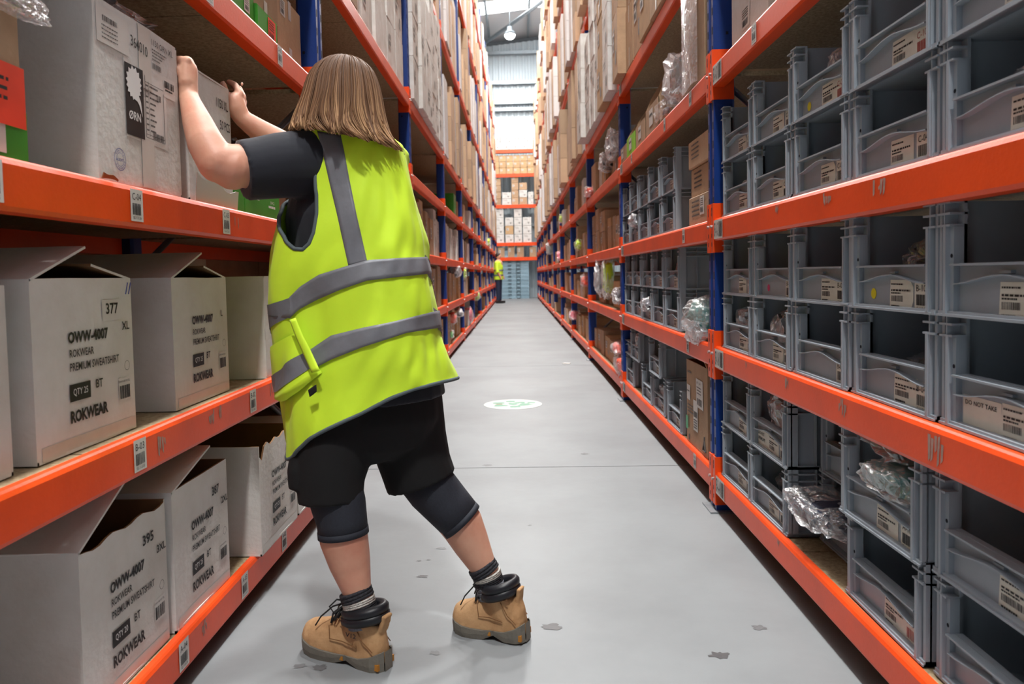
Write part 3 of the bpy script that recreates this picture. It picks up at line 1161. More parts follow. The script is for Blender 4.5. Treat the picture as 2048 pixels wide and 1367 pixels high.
def carton(loc, w, d, h, label, flaps=(), outer=None, inner=None, rz=0.0, seed=1, edge=None, top=False, cat='box', group=None, amp=0.004, name='carton'):
    """Carton with its printed front at local x=0 facing +x; y 0..w, depth to -d, open or closed top.
    flaps: (hinge side, length, angle above horizontal in degrees, hinge side as '-y','+y','-x','+x')."""
    outer, inner = outer or WHITEBOX, inner or BROWNIN
    root = empty(name, loc, rz)
    tag(root, label, cat, group)
    s = MB()
    t = 0.005
    panel_grid(s, (0, 0, 0), (0, 1, 0), (0, 0, 1), w, h, 14, 12, t, amp, seed, 0, edge, 1)
    panel_grid(s, (-d, 0, 0), (1, 0, 0), (0, 0, 1), d, h, 10, 8, t, amp, seed, 0, None, 1)
    panel_grid(s, (0, w, 0), (-1, 0, 0), (0, 0, 1), d, h, 10, 8, t, amp, seed + 1, 0, None, 1)
    panel_grid(s, (-d, w, 0), (0, -1, 0), (0, 0, 1), w, h, 4, 4, t, 0, seed, 0, None, 1)
    s.box(-d, 0, 0, w, 0.0, 0.006, 0)
    if top:
        panel_grid(s, (-d, 0, h), (1, 0, 0), (0, 1, 0), d, w, 10, 8, t, amp, seed + 2, 0, None, 1)
    s.build('carton_body', [outer, inner], root)
    for side, ln, ang in flaps:
        a = math.radians(ang)
        f = MB()
        if side == '-y':
            panel_grid(f, (-d, 0, h), (1, 0, 0), (0, math.cos(a), math.sin(a)), d, ln, 10, 5, t, amp * 1.6, seed + 3, 0, None, 1)
        elif side == '+y':
            panel_grid(f, (0, w, h), (-1, 0, 0), (0, -math.cos(a), math.sin(a)), d, ln, 10, 5, t, amp * 1.6, seed + 4, 0, None, 1)
        elif side == '+x':
            panel_grid(f, (0, 0.004, h), (0, 1, 0), (-math.cos(a), 0, math.sin(a)), w - 0.008, ln, 8, 4, t, amp, seed + 5, 0, None, 1)
        else:
            panel_grid(f, (-d, w, h), (0, -1, 0), (math.cos(a), 0, math.sin(a)), w, ln, 8, 4, t, amp, seed + 6, 0, None, 1)
        f.build('flap', [outer, inner], root)
    return root


YA, ZA = Vector((0, 1, 0)), Vector((0, 0, 1))


def stamp(s, c, r, mi, txt='OK'):
    c = Vector(c)
    put_disc(s, c, YA, ZA, r, mi, 28, r * 0.9)


def sweatshirt_print(root, w, h, num, size, qty, cseed, x=0.007, num_paper=True):
    seed = cseed * 3 + 1
    """The black print on the white sweatshirt cartons."""
    s = MB()
    px = lambda u, v: Vector((x, w * u, h * v))
    put_text(s, 'OWW-4007', px(.30, .625), YA, ZA, h * .070, w * .40, 0, 0.04)
    put_text(s, size, px(.86, .665), YA, ZA, h * .054, None, 0, 0.015)
    put_text(s, 'ROKWEAR', px(.31, .545), YA, ZA, h * .046, w * .235, 0, 0.012)
    put_text(s, 'PREMIUM SWEATSHIRT', px(.31, .465), YA, ZA, h * .048, w * .50, 0, 0.012)
    put_rect(s, px(.30, .29), YA, ZA, w * .20, h * .10, 0)
    put_text(s, 'QTY ' + qty, px(.33, .317) + Vector((.0008, 0, 0)), YA, ZA, h * .046, w * .14, 1, 0.0)
    put_text(s, 'BT', px(.555, .335), YA, ZA, h * .052, w * .07, 0, .015)
    put_text(s, 'ROKWEAR', px(.30, .165), YA, ZA, h * .074, w * .37, 0, 0.04)
    put_rect(s, px(.80, .205) - Vector((.0006, 0, 0)), YA, ZA, w * .145, h * .15, 3)
    put_bars(s, px(.81, .22), YA, ZA, w * .125, h * .085, seed, 0, 20)
    put_text(s, 'OWW-4007-BT-' + size, px(.80, .325), YA, ZA, h * .014, w * .13, 0)
    if num:
        if num_paper:
            put_rect(s, px(.65, .735) - Vector((.0006, 0, 0)), YA, ZA, w * .20, h * .13, 3)
        put_text(s, num, px(.69, .775), YA, ZA, h * .070, w * .135, 0, 0.02)
    stamp(s, px(.905, .43), h * .032, 2)
    conform(s, w, .004, cseed).build('lettering', [INK, INKW, INKG, PAPER], root)
    tp = MB()
    for q in range(10):
        put_rect(tp, (x - .0010, w * (.04 + .095 * q), 0.003), YA, ZA, w * .095, h * .075, 0)
    conform(tp, w, .004, cseed).build('tape', TAPE, root)


XB = -0.864
c = carton((XB, 1.30, LEV_L[1]), 0.348, 0.56, 0.335, 'white sweatshirt carton numbered 377 on the middle left shelf', [('-y', .19, 20), ('+y', .155, 11), ('-x', .12, 30)], seed=3)
sweatshirt_print(c, .348, .335, '377', 'XL', '25', 3)
s = MB()
for q in range(2):
    s.tube([(0.006, .315 + q * .012, .30), (0.006, .325 + q * .012, .325)], .0012, 4)
s.build('pen_mark', INKB, c)
c = carton((XB, 1.845, LEV_L[1]), 0.35, 0.56, 0.335, 'white sweatshirt carton marked size L on the middle left shelf', [('-y', .20, 20), ('+y', .155, 12), ('-x', .12, 25)], seed=8)
sweatshirt_print(c, .35, .335, '', 'L', '25', 8)
c = carton((-0.833, 2.435, LEV_L[1]), 0.35, 0.56, 0.337, 'closed white sweatshirt carton half hidden by the yellow vest on the middle left shelf', (), seed=12, top=True)
sweatshirt_print(c, .35, .337, '', 'M', '25', 12)
c = carton((-0.868, 0.88, LEV_L[1]), 0.362, 0.5, 0.325, 'white carton cut off at the left edge of the picture on the middle shelf', [('-y', .18, 12)], seed=14)
# bottom shelf
ed = lambda u: 0.012 + 0.016 * math.sin(u * 7) ** 2 + 0.012 * (1 if 0.35 < u < 0.6 else 0)
c = carton((-0.842, 1.372, LEV_L[0]), 0.347, 0.56, 0.335, 'white open carton numbered 395 at the near end of the bottom left shelf', [('-y', .22, 27), ('-x', .14, 20)], seed=21, edge=lambda u: 0.004 + 0.010 * math.sin(u * 9) ** 2)
sweatshirt_print(c, .347, .335, '395', '3XL', '20', 21, num_paper=False)
c = carton((-0.836, 1.742, LEV_L[0]), 0.336, 0.56, 0.342, 'white carton numbered 387 with one raised flap on the bottom left shelf', [('-y', .24, 15), ('-x', .14, 12)], seed=25)
sweatshirt_print(c, .336, .342, '387', '2XL', '25', 25, num_paper=False)
c = carton((-0.798, 2.235, LEV_L[0]), 0.37, 0.5, 0.338, 'white open carton numbered 628 with a torn rim on the bottom left shelf', (), seed=31, edge=lambda u: 0.0 + 0.03 * (u < .12) + 0.018 * math.sin(u * 14) ** 2 * (u < .6) + .006 * math.sin(u * 30))
sweatshirt_print(c, .37, .338, '628', '5XL', '25', 31, num_paper=False)
carton((-0.80, 2.63, LEV_L[0]), 0.34, 0.5, 0.30, 'white carton behind the one numbered 628 at the far end of the bottom shelf', [('-y', .17, 10)], seed=35)

# upper shelf: the big white carton the worker is pulling
c = carton((-0.838, 1.495, LEV_L[2] + 0.004), 0.372, 0.62, 0.368, 'large worn white carton with a black tree-feather label held by the worker', (), seed=41, top=True, amp=0.0042)
s = MB()
w_, h_ = .372, .368
px = lambda u, v: Vector((0.0085, w_ * u, h_ * v))
put_rect(s, px(.30, .285) - Vector((.0014, 0, 0)), YA, ZA, w_ * .52, h_ * .47, 3)
# black panel with a pale feather-like tree and the word
put_rect(s, px(.30, .30), YA, ZA, w_ * .21, h_ * .42, 0)
rnd = random.Random(4)
cx, cz = .402, .605
tree = []                                                   # ragged crown leaning into a pointed trunk at lower right
for i in range(33):
    a = math.radians(-90 + 360 * i / 32)
    r = .083 * (1.10 if i % 2 else .90) * (1 + .22 * max(0, math.sin(a)) - .10 * max(0, math.cos(a)))
    tree.append(px(cx + r * math.cos(a), cz + r * 1.02 * math.sin(a)) + Vector((.0007, 0, 0)))
c0 = px(cx, cz) + Vector((.0007, 0, 0))
s.add([c0] + tree, [(0, i + 1, i + 2) for i in range(32)], 1)
tr = [px(u, v) + Vector((.0007, 0, 0)) for u, v in ((.36, .555), (.44, .565), (.472, .52), (.488, .43), (.462, .49), (.43, .515), (.385, .525))]
s.add([px(.43, .54) + Vector((.0007, 0, 0))] + tr, [(0, i + 1, (i + 1) % 7 + 1) for i in range(7)], 1)
put_text(s, 'ØRN', px(.33, .395) + Vector((.0007, 0, 0)), YA, ZA, h_ * .052, w_ * .135, 1, 0.02)
# white data label beside it: ruled frame, lines of print, barcodes
for (u0, u1, v0, v1) in ((.53, .535, .32, .70), (.575, .578, .33, .67), (.775, .78, .32, .64)):
    put_rect(s, px(u0, v0), YA, ZA, w_ * (u1 - u0), h_ * (v1 - v0), 0)
for v in (.32, .34, .66):
    put_rect(s, px(.53, v), YA, ZA, w_ * .25, h_ * .003, 0)
for k in range(9):
    put_dashes(s, px(.54, .365 + k * .034), YA, ZA, w_ * .03, h_ * .010, k, 0)
    put_dashes(s, px(.59, .365 + k * .034), YA, ZA, w_ * (.05 + .08 * rnd.random()), h_ * .011, k + 20, 0)
put_bars(s, px(.685, .575), YA, ZA, w_ * .06, h_ * .04, 5, 0, 14)
put_bars(s, px(.62, .325), YA, ZA, w_ * .15, h_ * .04, 6, 0, 26)
# paper slip, pen number, size print and barcodes near the top
put_rect(s, px(.03, .76) - Vector((.0008, 0, 0)), YA, ZA, w_ * .33, h_ * .20, 3)
put_bars(s, px(.09, .885), YA, ZA, w_ * .15, h_ * .03, 9, 2, 22)
for k in range(4):
    put_dashes(s, px(.08, .79 + k * .022), YA, ZA, w_ * .16, h_ * .007, k + 40, 2)
put_text(s, '364010', px(.38, .835), Vector((0, .995, -.1)), ZA, h_ * .065, w_ * .20, 0, 0.005)
put_text(s, '1150 ORN XL', px(.64, .915), YA, ZA, h_ * .038, w_ * .29, 0)
for k in range(4):
    put_dashes(s, px(.64, .885 - k * .02), YA, ZA, w_ * (.2 - .03 * k), h_ * .008, k + 60, 2)
put_bars(s, px(.64, .77), YA, ZA, w_ * .12, h_ * .035, 10, 2, 22)
put_rect(s, px(.79, .63) - Vector((.0008, 0, 0)), YA, ZA, w_ * .16, h_ * .13, 3)
put_bars(s, px(.80, .69), YA, ZA, w_ * .13, h_ * .045, 12, 0, 22)
put_dashes(s, px(.81, .67), YA, ZA, w_ * .1, h_ * .012, 70, 0)
conform(s, .372, .0042, 41, .0085).build('lettering', [INK, INKW, INKG, PAPER], c)
s = MB()
put_disc(s, px(.21, .135), YA, ZA, .0235, 0, 30, .0222)
put_disc(s, px(.21, .135), YA, ZA, .0145, 0, 30, .0136)
put_text(s, 'AUDIT', px(.165, .125), YA, ZA, .006, .030, 0, 0.02)
for txt, a0, sgn in (('QUALITY', 2.65, -1), ('STANDARD', 3.75, 1)):
    for i, ch in enumerate(txt):
        a = a0 + sgn * i * .32
        rr = .0165 if sgn < 0 else .0205
        o = px(.21, .135) + YA * (rr * math.cos(a)) + ZA * (rr * math.sin(a))
        rt = YA * math.sin(a) - ZA * math.cos(a)
        up = YA * math.cos(a) + ZA * math.sin(a)
        if sgn > 0:
            rt, up = -rt, -up
        put_text(s, ch, o, rt, up, .0042, None, 0, 0.02)
conform(s, .372, .0042, 41, .0085).build('ink_stamp', INKB, c)
s = MB()
put_rect(s, px(.47, .62) - Vector((.0012, 0, 0)), YA, ZA, w_ * .155, h_ * .375, 0)
conform(s, .372, .0042, 41, .0078).build('tape', TAPE, c)
s = MB()
put_rect(s, px(.47, .01) - Vector((.0012, 0, 0)), YA, ZA, w_ * .155, h_ * .30, 0)
conform(s, .372, .0042, 41, .0078).build('tape', TAPE, c)
s = MB()
panel_grid(s, (.004, .004, .001), YA, Vector((.35, 0, .93)), .06, .013, 10, 3, .002, .010, 77, 0, lambda u: .006 * u + .003 * abs(math.sin(u * 5)), 0)
s.build('crushed_corner', BROWNIN, c)
# second carton behind her hands
c = carton((-0.842, 1.925, LEV_L[2] + 0.004), 0.295, 0.6, 0.352, 'white carton printed 50 PCS between the worker’s hands on the upper shelf', [('+x', .05, 30)], seed=47, top=True, amp=0.0042)
s = MB()
w_, h_ = .295, .352
px = lambda u, v: Vector((0.0085, w_ * u, h_ * v))
put_text(s, '1150 XL', px(.66, .80), YA, ZA, h_ * .075, w_ * .27, 0, 0.01)
put_text(s, '50 PCS', px(.72, .63), YA, ZA, h_ * .075, w_ * .24, 0, 0.01)
put_rect(s, px(.53, .42), YA, ZA, w_ * .07, h_ * .14, 0)
put_rect(s, px(.61, .42) - Vector((.0005, 0, 0)), YA, ZA, w_ * .24, h_ * .14, 3)
for k in range(5):
    put_dashes(s, px(.62, .44 + k * .023), YA, ZA, w_ * .14, h_ * .009, k + 4, 0)
put_bars(s, px(.77, .43), YA, ZA, w_ * .06, h_ * .05, 6, 0, 14)
put_dashes(s, px(.35, .66), YA, ZA, w_ * .2, h_ * .008, 3, 0)
conform(s, .295, .0042, 47, .0085).build('lettering', [INK, INKW, INKG, PAPER], c)
f = MB()
panel_grid(f, (0.014, 0.0, -0.002), (0, 1, 0), (0.10, 0, 0.99), .29, .085, 14, 4, .002, .006, 50, 0, lambda u: .012 + .03 * u + .010 * math.sin(u * 11), 0)
f.build('torn_flap', [mat('clean_white_card', srgb(228, 226, 222), .7), BROWNIN], c)


def simple_box(loc, w, d, h, m, label, cat='box', group=None, rz=0.0, name='carton', lab=None, tape=True, seed=1, facing=1):
    """Closed carton; front at local x=0 facing +x. Children: tape strip, paper label."""
    s = MB()
    b = .004
    pr = [(0, b), (0, h - b), (-b, h), (-d + b, h), (-d, h - b), (-d, b), (-d + b, 0), (-b, 0)]
    s.prism([(x, 0, z) for x, z in pr], (0, w, 0))
    o = s.build(name, m, None, False, loc, rz)
    tag(o, label, cat, group)
    if tape:
        t = MB()
        put_rect(t, (.0012, w * .46, 0), YA, ZA, w * .12, h * .3, 0)
        t.build('tape', TAPE, o)
        t = MB()
        z0, z1, x0 = h * .72, h + .0012, .0012
        t.add([(x0, w * .46, z0), (x0, w * .58, z0), (x0, w * .58, z1), (x0, w * .46, z1), (-d, w * .46, z1), (-d, w * .58, z1)], [(0, 1, 2, 3), (3, 2, 5, 4)])
        t.build('tape', TAPE, o)
    if lab:
        u, v, lw, lh, red = lab
        t = MB()
        put_rect(t, (.0014, w * u, h * v), YA, ZA, lw, lh, 0)
        for k in range(4):
            put_dashes(t, (.002, w * u + lw * .1, h * v + lh * (.5 + .11 * k)), YA, ZA, lw * .7, lh * .05, seed + k, 1)
        put_bars(t, (.002, w * u + lw * .1, h * v + lh * .12), YA, ZA, lw * .7, lh * .28, seed, 1, 18)
        t.build('label', [REDCARD if red else PAPER, INK], o)
    return o


# brown carton on the green shoe-box style carton at the left edge
zc = LEV_L[2] + 0.002
o = simple_box((-0.848, 0.93, zc), .362, .5, .092, GREENBOX, 'green carton under the brown one at the left picture edge, upper shelf', tape=False, lab=(.55, .12, .105, .06, False), seed=5)
o = simple_box((-0.852, 0.93, zc + .0935), .355, .5, .205, BROWNBOX, 'brown carton with a red card on a green carton, left picture edge', tape=False, seed=6)
t = MB()
put_rect(t, (.009, .07, -.036), YA, ZA, .283, .104, 0)
for k in range(3):
    put_dashes(t, (.0102, .14, .005 + .016 * k), YA, ZA, .17, .006, k + 9, 1)
t.build('red_card', [REDCARD, INK], o)
bag('empty_bag', (-0.83, 1.25, zc + .262), (.022, .09, .028), GREYCLOTH, 'crumpled clear plastic on the brown carton at the left picture edge', 51, f=FILM, inner=.3)
# green flat cartons and the open carton further along the upper shelf
simple_box((-0.846, 2.225, zc), .098, .5, .082, GREENBOX, 'narrow green carton end beside the 50 PCS carton', tape=False)
o = simple_box((-0.846, 2.328, zc), .34, .5, .094, GREENBOX, 'flat green carton with white print under the worker’s sleeve', tape=False)
t = MB()
put_text(t, '50 PCS', (.0014, .24, .05), YA, ZA, .010, .04, 0)
put_dashes(t, (.0014, .22, .036), YA, ZA, .07, .008, 3, 0)
put_rect(t, (.0014, .04, .052), YA, ZA, .09, .002, 0)
t.build('lettering', INKW, o)
o = simple_box((-0.86, 2.40, zc + .0955), .25, .4, .03, REDCARD, 'thin red carton lying on the flat green carton', tape=False)
carton((-0.93, 2.66, zc), .36, .5, .245, 'open brown carton with black plastic behind the worker’s hand', [('-y', .14, 15), ('+y', .12, 40)], BROWNBOX, BROWNIN, seed=61)
bag('bagged_garment', (-1.08, 2.78, zc + .27), (.14, .15, .05), BLACKCLOTH, 'black plastic bag on the open brown carton behind the worker’s hand', 53, f=FILMD)
bag('bagged_garment', (-1.02, 1.72, zc + .405), (.16, .15, .035), NAVYCLOTH, 'dark bagged garment lying on the large white carton', 54, f=FILMD)

# shelf above (D) near the post
zd = LEV_L[3] + 0.002
simple_box((-0.86, 2.18, zd), .33, .5, .125, GREENBOX, 'green carton above the worker on the fourth left shelf', tape=False, lab=(.72, .35, .05, .05, False))
o = simple_box((-0.85, 2.52, zd), .20, .5, .10, GREENBOX, 'green carton with a red label on the fourth left shelf', tape=False, lab=(.5, .1, .08, .08, True), seed=3)
simple_box((-0.865, 2.50, zd + .102), .28, .5, .16, BROWNBOX, 'brown carton on the green one with a red label, fourth left shelf', lab=(.1, .3, .07, .08, False), seed=4)
simple_box((-0.87, 2.79, zd), .30, .5, .255, BROWNBOX, 'brown carton against the blue post on the fourth left shelf', lab=(.12, .68, .06, .06, False), seed=8)
simple_box((-0.86, 1.80, zd), .34, .5, .22, BROWNBOX, 'brown carton beside the green one on the fourth left shelf', seed=9)

# ------------------------------------------------------------------ stock in the further bays
def unit_meshes():
    s = MB()
    b = .012
    pr = [(0, b), (0, 1 - b), (-b, 1), (-1 + b, 1), (-1, 1 - b), (-1, b), (-1 + b, 0), (-b, 0)]
    s.prism([(x, 0, z) for x, z in pr], (0, 1, 0))
    body = s
    t = MB()
    put_rect(t, (.004, .455, 0.01), YA, ZA, .09, .3)
    put_rect(t, (.004, .455, .72), YA, ZA, .09, .27)
    l = MB()
    put_rect(l, (.005, .12, .45), YA, ZA, .30, .30, 0)
    for k in range(3):
        put_dashes(l, (.0065, .15, .62 + k * .035), YA, ZA, .22, .018, k + 3, 1)
    put_bars(l, (.0065, .15, .49), YA, ZA, .22, .09, 4, 1, 12)
    k2 = MB()
    put_rect(k2, (.005, .58, .2), YA, ZA, .18, .22, 0)
    put_dashes(k2, (.005, .15, .75), YA, ZA, .4, .05, 8, 0)
    put_dashes(k2, (.005, .15, .66), YA, ZA, .5, .03, 18, 0)

    def me(mb, name, ms):
        mm = bpy.data.meshes.new(name)
        mm.from_pydata(mb.v, [], mb.f)
        for q in ms:
            mm.materials.append(q)
        mm.polygons.foreach_set('material_index', mb.m)
        mm.update()
        return mm
    return ({'w': me(body, 'carton', [WHITEBOX]), 'b': me(body, 'carton', [BROWNBOX]), 'o': me(body, 'carton', [DULLBOX]), 'g': me(body, 'carton', [GREENBOX])},
            me(t, 'tape', [TAPE]), me(l, 'label', [PAPER, INK]), me(k2, 'lettering', [mat('faded_print', srgb(150, 146, 142), .6)]))


U_BODY, U_TAPE, U_LAB, U_PRT = unit_meshes()
MASS = {1: MB(), -1: MB()}
N_IND = [0]
SIDEW = {1: 'right', -1: 'left'}
LEVN = ['bottom', 'second', 'third', 'fourth', 'fifth', 'sixth', 'seventh', 'eighth']
ORDN = ['first', 'second', 'third', 'fourth', 'fifth', 'sixth']
NUMW = ['one', 'two', 'three', 'four', 'five', 'six', 'seven', 'eight', 'nine', 'ten', 'eleven', 'twelve', 'thirteen']
COLW = {'w': 'white', 'b': 'brown', 'o': 'tan', 'g': 'green'}


def unit_carton(side, y, z, w, d, h, col, label, group, deco, front=0.0, turn=0.0):
    x = (XR + 0.02 + front) if side > 0 else (XL - 0.02 - front)
    o = bpy.data.objects.new('carton', U_BODY[col])
    C.objects.link(o)
    o.scale = (d, w, h)
    if side > 0:
        o.location = (x, y + w, z)
        o.rotation_euler = (0, 0, math.pi + turn)
    else:
        o.location = (x, y, z)
        o.rotation_euler = (0, 0, turn)
    tag(o, label, 'box', group)
    for dd in deco:
        c = bpy.data.objects.new({'t': 'tape', 'l': 'label', 'p': 'lettering'}[dd], {'t': U_TAPE, 'l': U_LAB, 'p': U_PRT}[dd])
        C.objects.link(c)
        c.parent = o
    return o


def fill(side, k, li, zmax, pal, seed, mass=False, wr=(.26, .42), hr=(.2, .34), full=1.0, y0=None, y1=None, front=(0, .05), maxstack=6):
    rnd = random.Random(seed * 131 + k * 17 + li * 7 + (side > 0) * 3)
    Y0 = (YR if side > 0 else YL) + BAY * k
    LEV = LEV_R if side > 0 else LEV_L
    a = Y0 + 0.03 if y0 is None else y0
    e = Y0 + BAY - 0.12 if y1 is None else y1
    z0 = LEV[li]
    ncol = 0
    while a < e - 0.14:
        w = min(rnd.uniform(*wr), e - a)
        col = rnd.choice(pal)
        z = z0
        h = rnd.uniform(*hr)
        n = 0
        lim = zmax * (1 if full >= 1 else rnd.uniform(full, 1))
        fr = rnd.uniform(*front)
        while z + h <= z0 + lim and n < maxstack:
            d = rnd.uniform(.42, .6)
            if mass:
                m_ = MASS[side]
                x = (XR + .02 + fr) if side > 0 else (XL - .02 - fr)
                sg = 1 if side > 0 else -1
                cc = 1 if col == 'w' else 0
                m_.box(min(x, x + sg * d), max(x, x + sg * d), a, a + w - .012, z, z + h - .004, cc)
            else:
                N_IND[0] += 1
                lab = '%s carton %s up in column %s from the near end, %s %s shelf, bay %s' % (COLW[col], ORDN[n], NUMW[ncol], LEVN[li], SIDEW[side], NUMW[k + 1])
                unit_carton(side, a, z, w - .012, d, h - .003, col, lab, '%s cartons, %s shelf, %s rack, bay %s' % (COLW[col], LEVN[li], SIDEW[side], ['one', 'two', 'three', 'four', 'five'][k + 1]),
                            rnd.choice(('t', 'tl', 'tp', 'lp', 'tlp', 'l', '')), fr + rnd.uniform(-.004, .012), rnd.uniform(-.02, .02))
            z += h
            n += 1
        a += w + rnd.choice((0, 0, .004, .01))
        ncol += 1


# right rack ------------------------------------------------------------------------------
# bay two (behind the near post)
c = carton((0.812, 3.655, LEV_R[0] + .002), .40, .5, .395, 'tall brown carton with shipping labels at the near end of the second bay, bottom shelf', [('-x', .1, 30), ('+y', .12, 25)], BROWNBOX, BROWNIN, rz=math.pi, seed=71)
w_, h_ = .40, .395
px = lambda u, v: Vector((0.008, w_ * u, h_ * v))
s = MB()
put_rect(s, px(.50, .50), YA, ZA, w_ * .32, h_ * .33, 0)
put_text(s, 'BT  34  T', px(.54, .77) + Vector((.0008, 0, 0)), YA, ZA, h_ * .03, w_ * .22, 1)
for k in range(3):
    put_dashes(s, px(.54, .66 + k * .035) + Vector((.0008, 0, 0)), YA, ZA, w_ * .2, h_ * .012, k, 1)
put_bars(s, px(.54, .53) + Vector((.0008, 0, 0)), YA, ZA, w_ * .24, h_ * .08, 3, 1, 22)
conform(s, .40, .004, 71, .0075).build('shipping_label', [PAPER, INK], c)
s = MB()
put_rect(s, px(.04, .52), YA, ZA, w_ * .17, h_ * .18, 0)
put_dashes(s, px(.06, .62) + Vector((.0008, 0, 0)), YA, ZA, w_ * .12, h_ * .014, 5, 1)
conform(s, .40, .004, 71, .0075).build('shipping_label', [PAPER, INK], c)
s = MB()
put_rect(s, px(.36, .20), YA, ZA, w_ * .20, h_ * .36, 0)
put_bars(s, px(.38, .36) + Vector((.0008, 0, 0)), YA, ZA, w_ * .16, h_ * .07, 6, 1, 20)
for k in range(4):
    put_dashes(s, px(.38, .23 + k * .03) + Vector((.0008, 0, 0)), YA, ZA, w_ * .15, h_ * .014, k + 30, 1)
conform(s, .40, .004, 71, .0075).build('shipping_label', [PAPER, INK], c)
s = MB()
put_rect(s, px(.03, .16), YA, ZA, w_ * .11, h_ * .16, 0)
s.build('green_sticker', mat('mint_label', srgb(70, 170, 116), .5), c)
s = MB()
for k in range(3):
    put_dashes(s, px(.06, .45 - k * .04), YA, ZA, w_ * .32, h_ * .018, 50 + k, 0)
put_dashes(s, px(.06, .85), YA, ZA, w_ * .2, h_ * .02, 60, 0)
a_ = [px(.80, .06), px(.93, .06), px(.865, .17)]                      # recycling triangle and fragile marks
for i in range(3):
    s.tube([a_[i], a_[(i + 1) % 3]], .004, 4, 0)
s.tube([px(.865, .17), px(.865, .22)], .0035, 4, 0)
s.poly([px(.10, .03), px(.17, .03), px(.17, .10), px(.12, .10)], 0)
conform(s, .40, .004, 71, .008).build('lettering', INKG, c)
for i, (z, h) in enumerate([(.002, .13), (.134, .13), (.266, .125)]):
    o = simple_box((0.815 + .012 * (i % 2), 3.585, LEV_R[2] + z), .39, .5, h, BROWNBOX, 'brown printed carton beside the grey bins, %s of the three stacked on the third shelf' % ['bottom', 'middle', 'top'][i], rz=math.pi, tape=False,
                   lab=(.55, .3, .075, .08, False) if i == 0 else None, seed=i)
    t = MB()
    for k in range(4):
        put_dashes(t, (.0014, .06, h * (.78 - k * .16)), YA, ZA, .14, h * .06, 70 + k + i, 0)
    t.build('lettering', INKG, o)


def cut_bin_carton(y, w, h, m, label, seed, lipm=None):
    """Brown carton cut down to a pick box: side walls slope to a low front."""
    root = empty('cut_carton', (0.80, y, LEV_R[3] + .002), math.pi)
    tag(root, label, 'box', 'cut-down cartons on the fourth right shelf')
    s = MB()
    d, t = .5, .005
    for yy in (0, w - t):
        s.prism([(0, yy, 0), (0, yy, h * .42), (-.03, yy, h * .62), (-.10, yy, h * .92), (-.14, yy, h), (-d, yy, h), (-d, yy, 0)], (0, t, 0))
    s.box(-d, -d + t, 0, w, 0, h)
    s.box(-d, 0, 0, w, 0, t)
    s.build('carton_body', m, root)
    f = MB()
    f.box(-t, 0.002, 0.0, w, 0, h * .42)
    f.build('front_lip', lipm or m, root)
    l = MB()
    put_rect(l, (.004, w * .3, h * .1), YA, ZA, w * .3, h * .26, 0)
    put_dashes(l, (.0048, w * .33, h * .25), YA, ZA, w * .22, h * .04, seed, 1)
    l.build('label', [PAPER, INK], root)
    return root


cut_bin_carton(5.82, .36, .26, BROWNBOX, 'cut-down brown carton farthest from the bag of clear plastic, fourth right shelf', 1)
cut_bin_carton(5.44, .38, .30, BROWNBOX, 'cut-down brown carton with a lime front lip on the fourth right shelf', 2, mat('lime_card', srgb(140, 214, 44), .5))
cut_bin_carton(5.03, .36, .31, BROWNBOX, 'cut-down brown carton between the lime-fronted one and the wide one, fourth right shelf', 3)
cut_bin_carton(4.64, .40, .37, BROWNBOX, 'wide cut-down brown carton nearest the clear plastic bags, fourth right shelf', 4)
bag('empty_bag', (0.90, 3.98, LEV_R[3] + .17), (.12, .22, .17), GREYCLOTH, 'large crumpled clear plastic bag beside the tall brown carton, fourth right shelf', 81, f=FILMW, inner=.35)
bag('empty_bag', (0.83, 4.18, LEV_R[3] + .06), (.05, .2, .07), GREYCLOTH, 'small clear plastic bag hanging over the front of the fourth right shelf', 82, f=FILM, inner=.3)
c = carton((0.80, 3.585, LEV_R[3] + .002), .375, .5, .43, 'tall brown carton wrapped in clear film against the blue post, fourth right shelf', [('-y', .1, 60)], BROWNBOX, BROWNIN, rz=math.pi, seed=77, top=True, amp=.008)
s = MB()
panel_grid(s, (.012, -.01, 0.0), YA, ZA, .30, .45, 12, 12, .001, .03, 5)
s.build('film_wrap', FILM, c)
# fifth shelf and up, bays two and three
fill(1, 0, 4, 1.25, 'bobbo', 3, wr=(.3, .42), hr=(.36, .5), front=(-.08, -.02), full=.8)
fill(1, 0, 5, 1.3, 'bwo', 4, wr=(.3, .42), hr=(.3, .42), full=.8)
o = simple_box((0.845, 2.97, LEV_R[3] + .002), .42, .5, .30, WHITEBOX, 'white carton with an open brown flap on the fourth right shelf above the bins', rz=math.pi, tape=False, lab=(.3, .2, .1, .08, False))
simple_box((0.86, 2.50, LEV_R[3] + .002), .40, .5, .34, BROWNBOX, 'brown carton behind the white one on the fourth right shelf above the bins', rz=math.pi)
# third bay along the right rack
fill(1, 1, 0, .42, 'bbo', 5, wr=(.3, .42), hr=(.19, .27), full=.8, y0=5.95, front=(0, .04), maxstack=2)
fill(1, 1, 1, .40, 'bob', 6, wr=(.28, .4), hr=(.2, .34), full=.6, front=(.02, .1), maxstack=1, y0=6.0)
fill(1, 1, 2, .52, 'bob', 7, wr=(.24, .4), hr=(.2, .32), full=.7, front=(0, .06), maxstack=2)
fill(1, 1, 3, .5, 'bobw', 8, wr=(.26, .4), hr=(.24, .4), full=.7, front=(0, .06), maxstack=1)
fill(1, 1, 4, 1.35, 'wwbwo', 9, wr=(.34, .44), hr=(.3, .45), full=.9, front=(-.14, -.05))
fill(1, 2, 0, .42, 'bbo', 11, hr=(.19, .3), full=.8, maxstack=2)
fill(1, 2, 1, .42, 'bbow', 12, hr=(.2, .36), full=.7, maxstack=1)
fill(1, 2, 2, .52, 'bob', 13, hr=(.2, .34), full=.7, maxstack=2)
fill(1, 2, 3, .5, 'bow', 14, hr=(.24, .42), full=.7, maxstack=1)
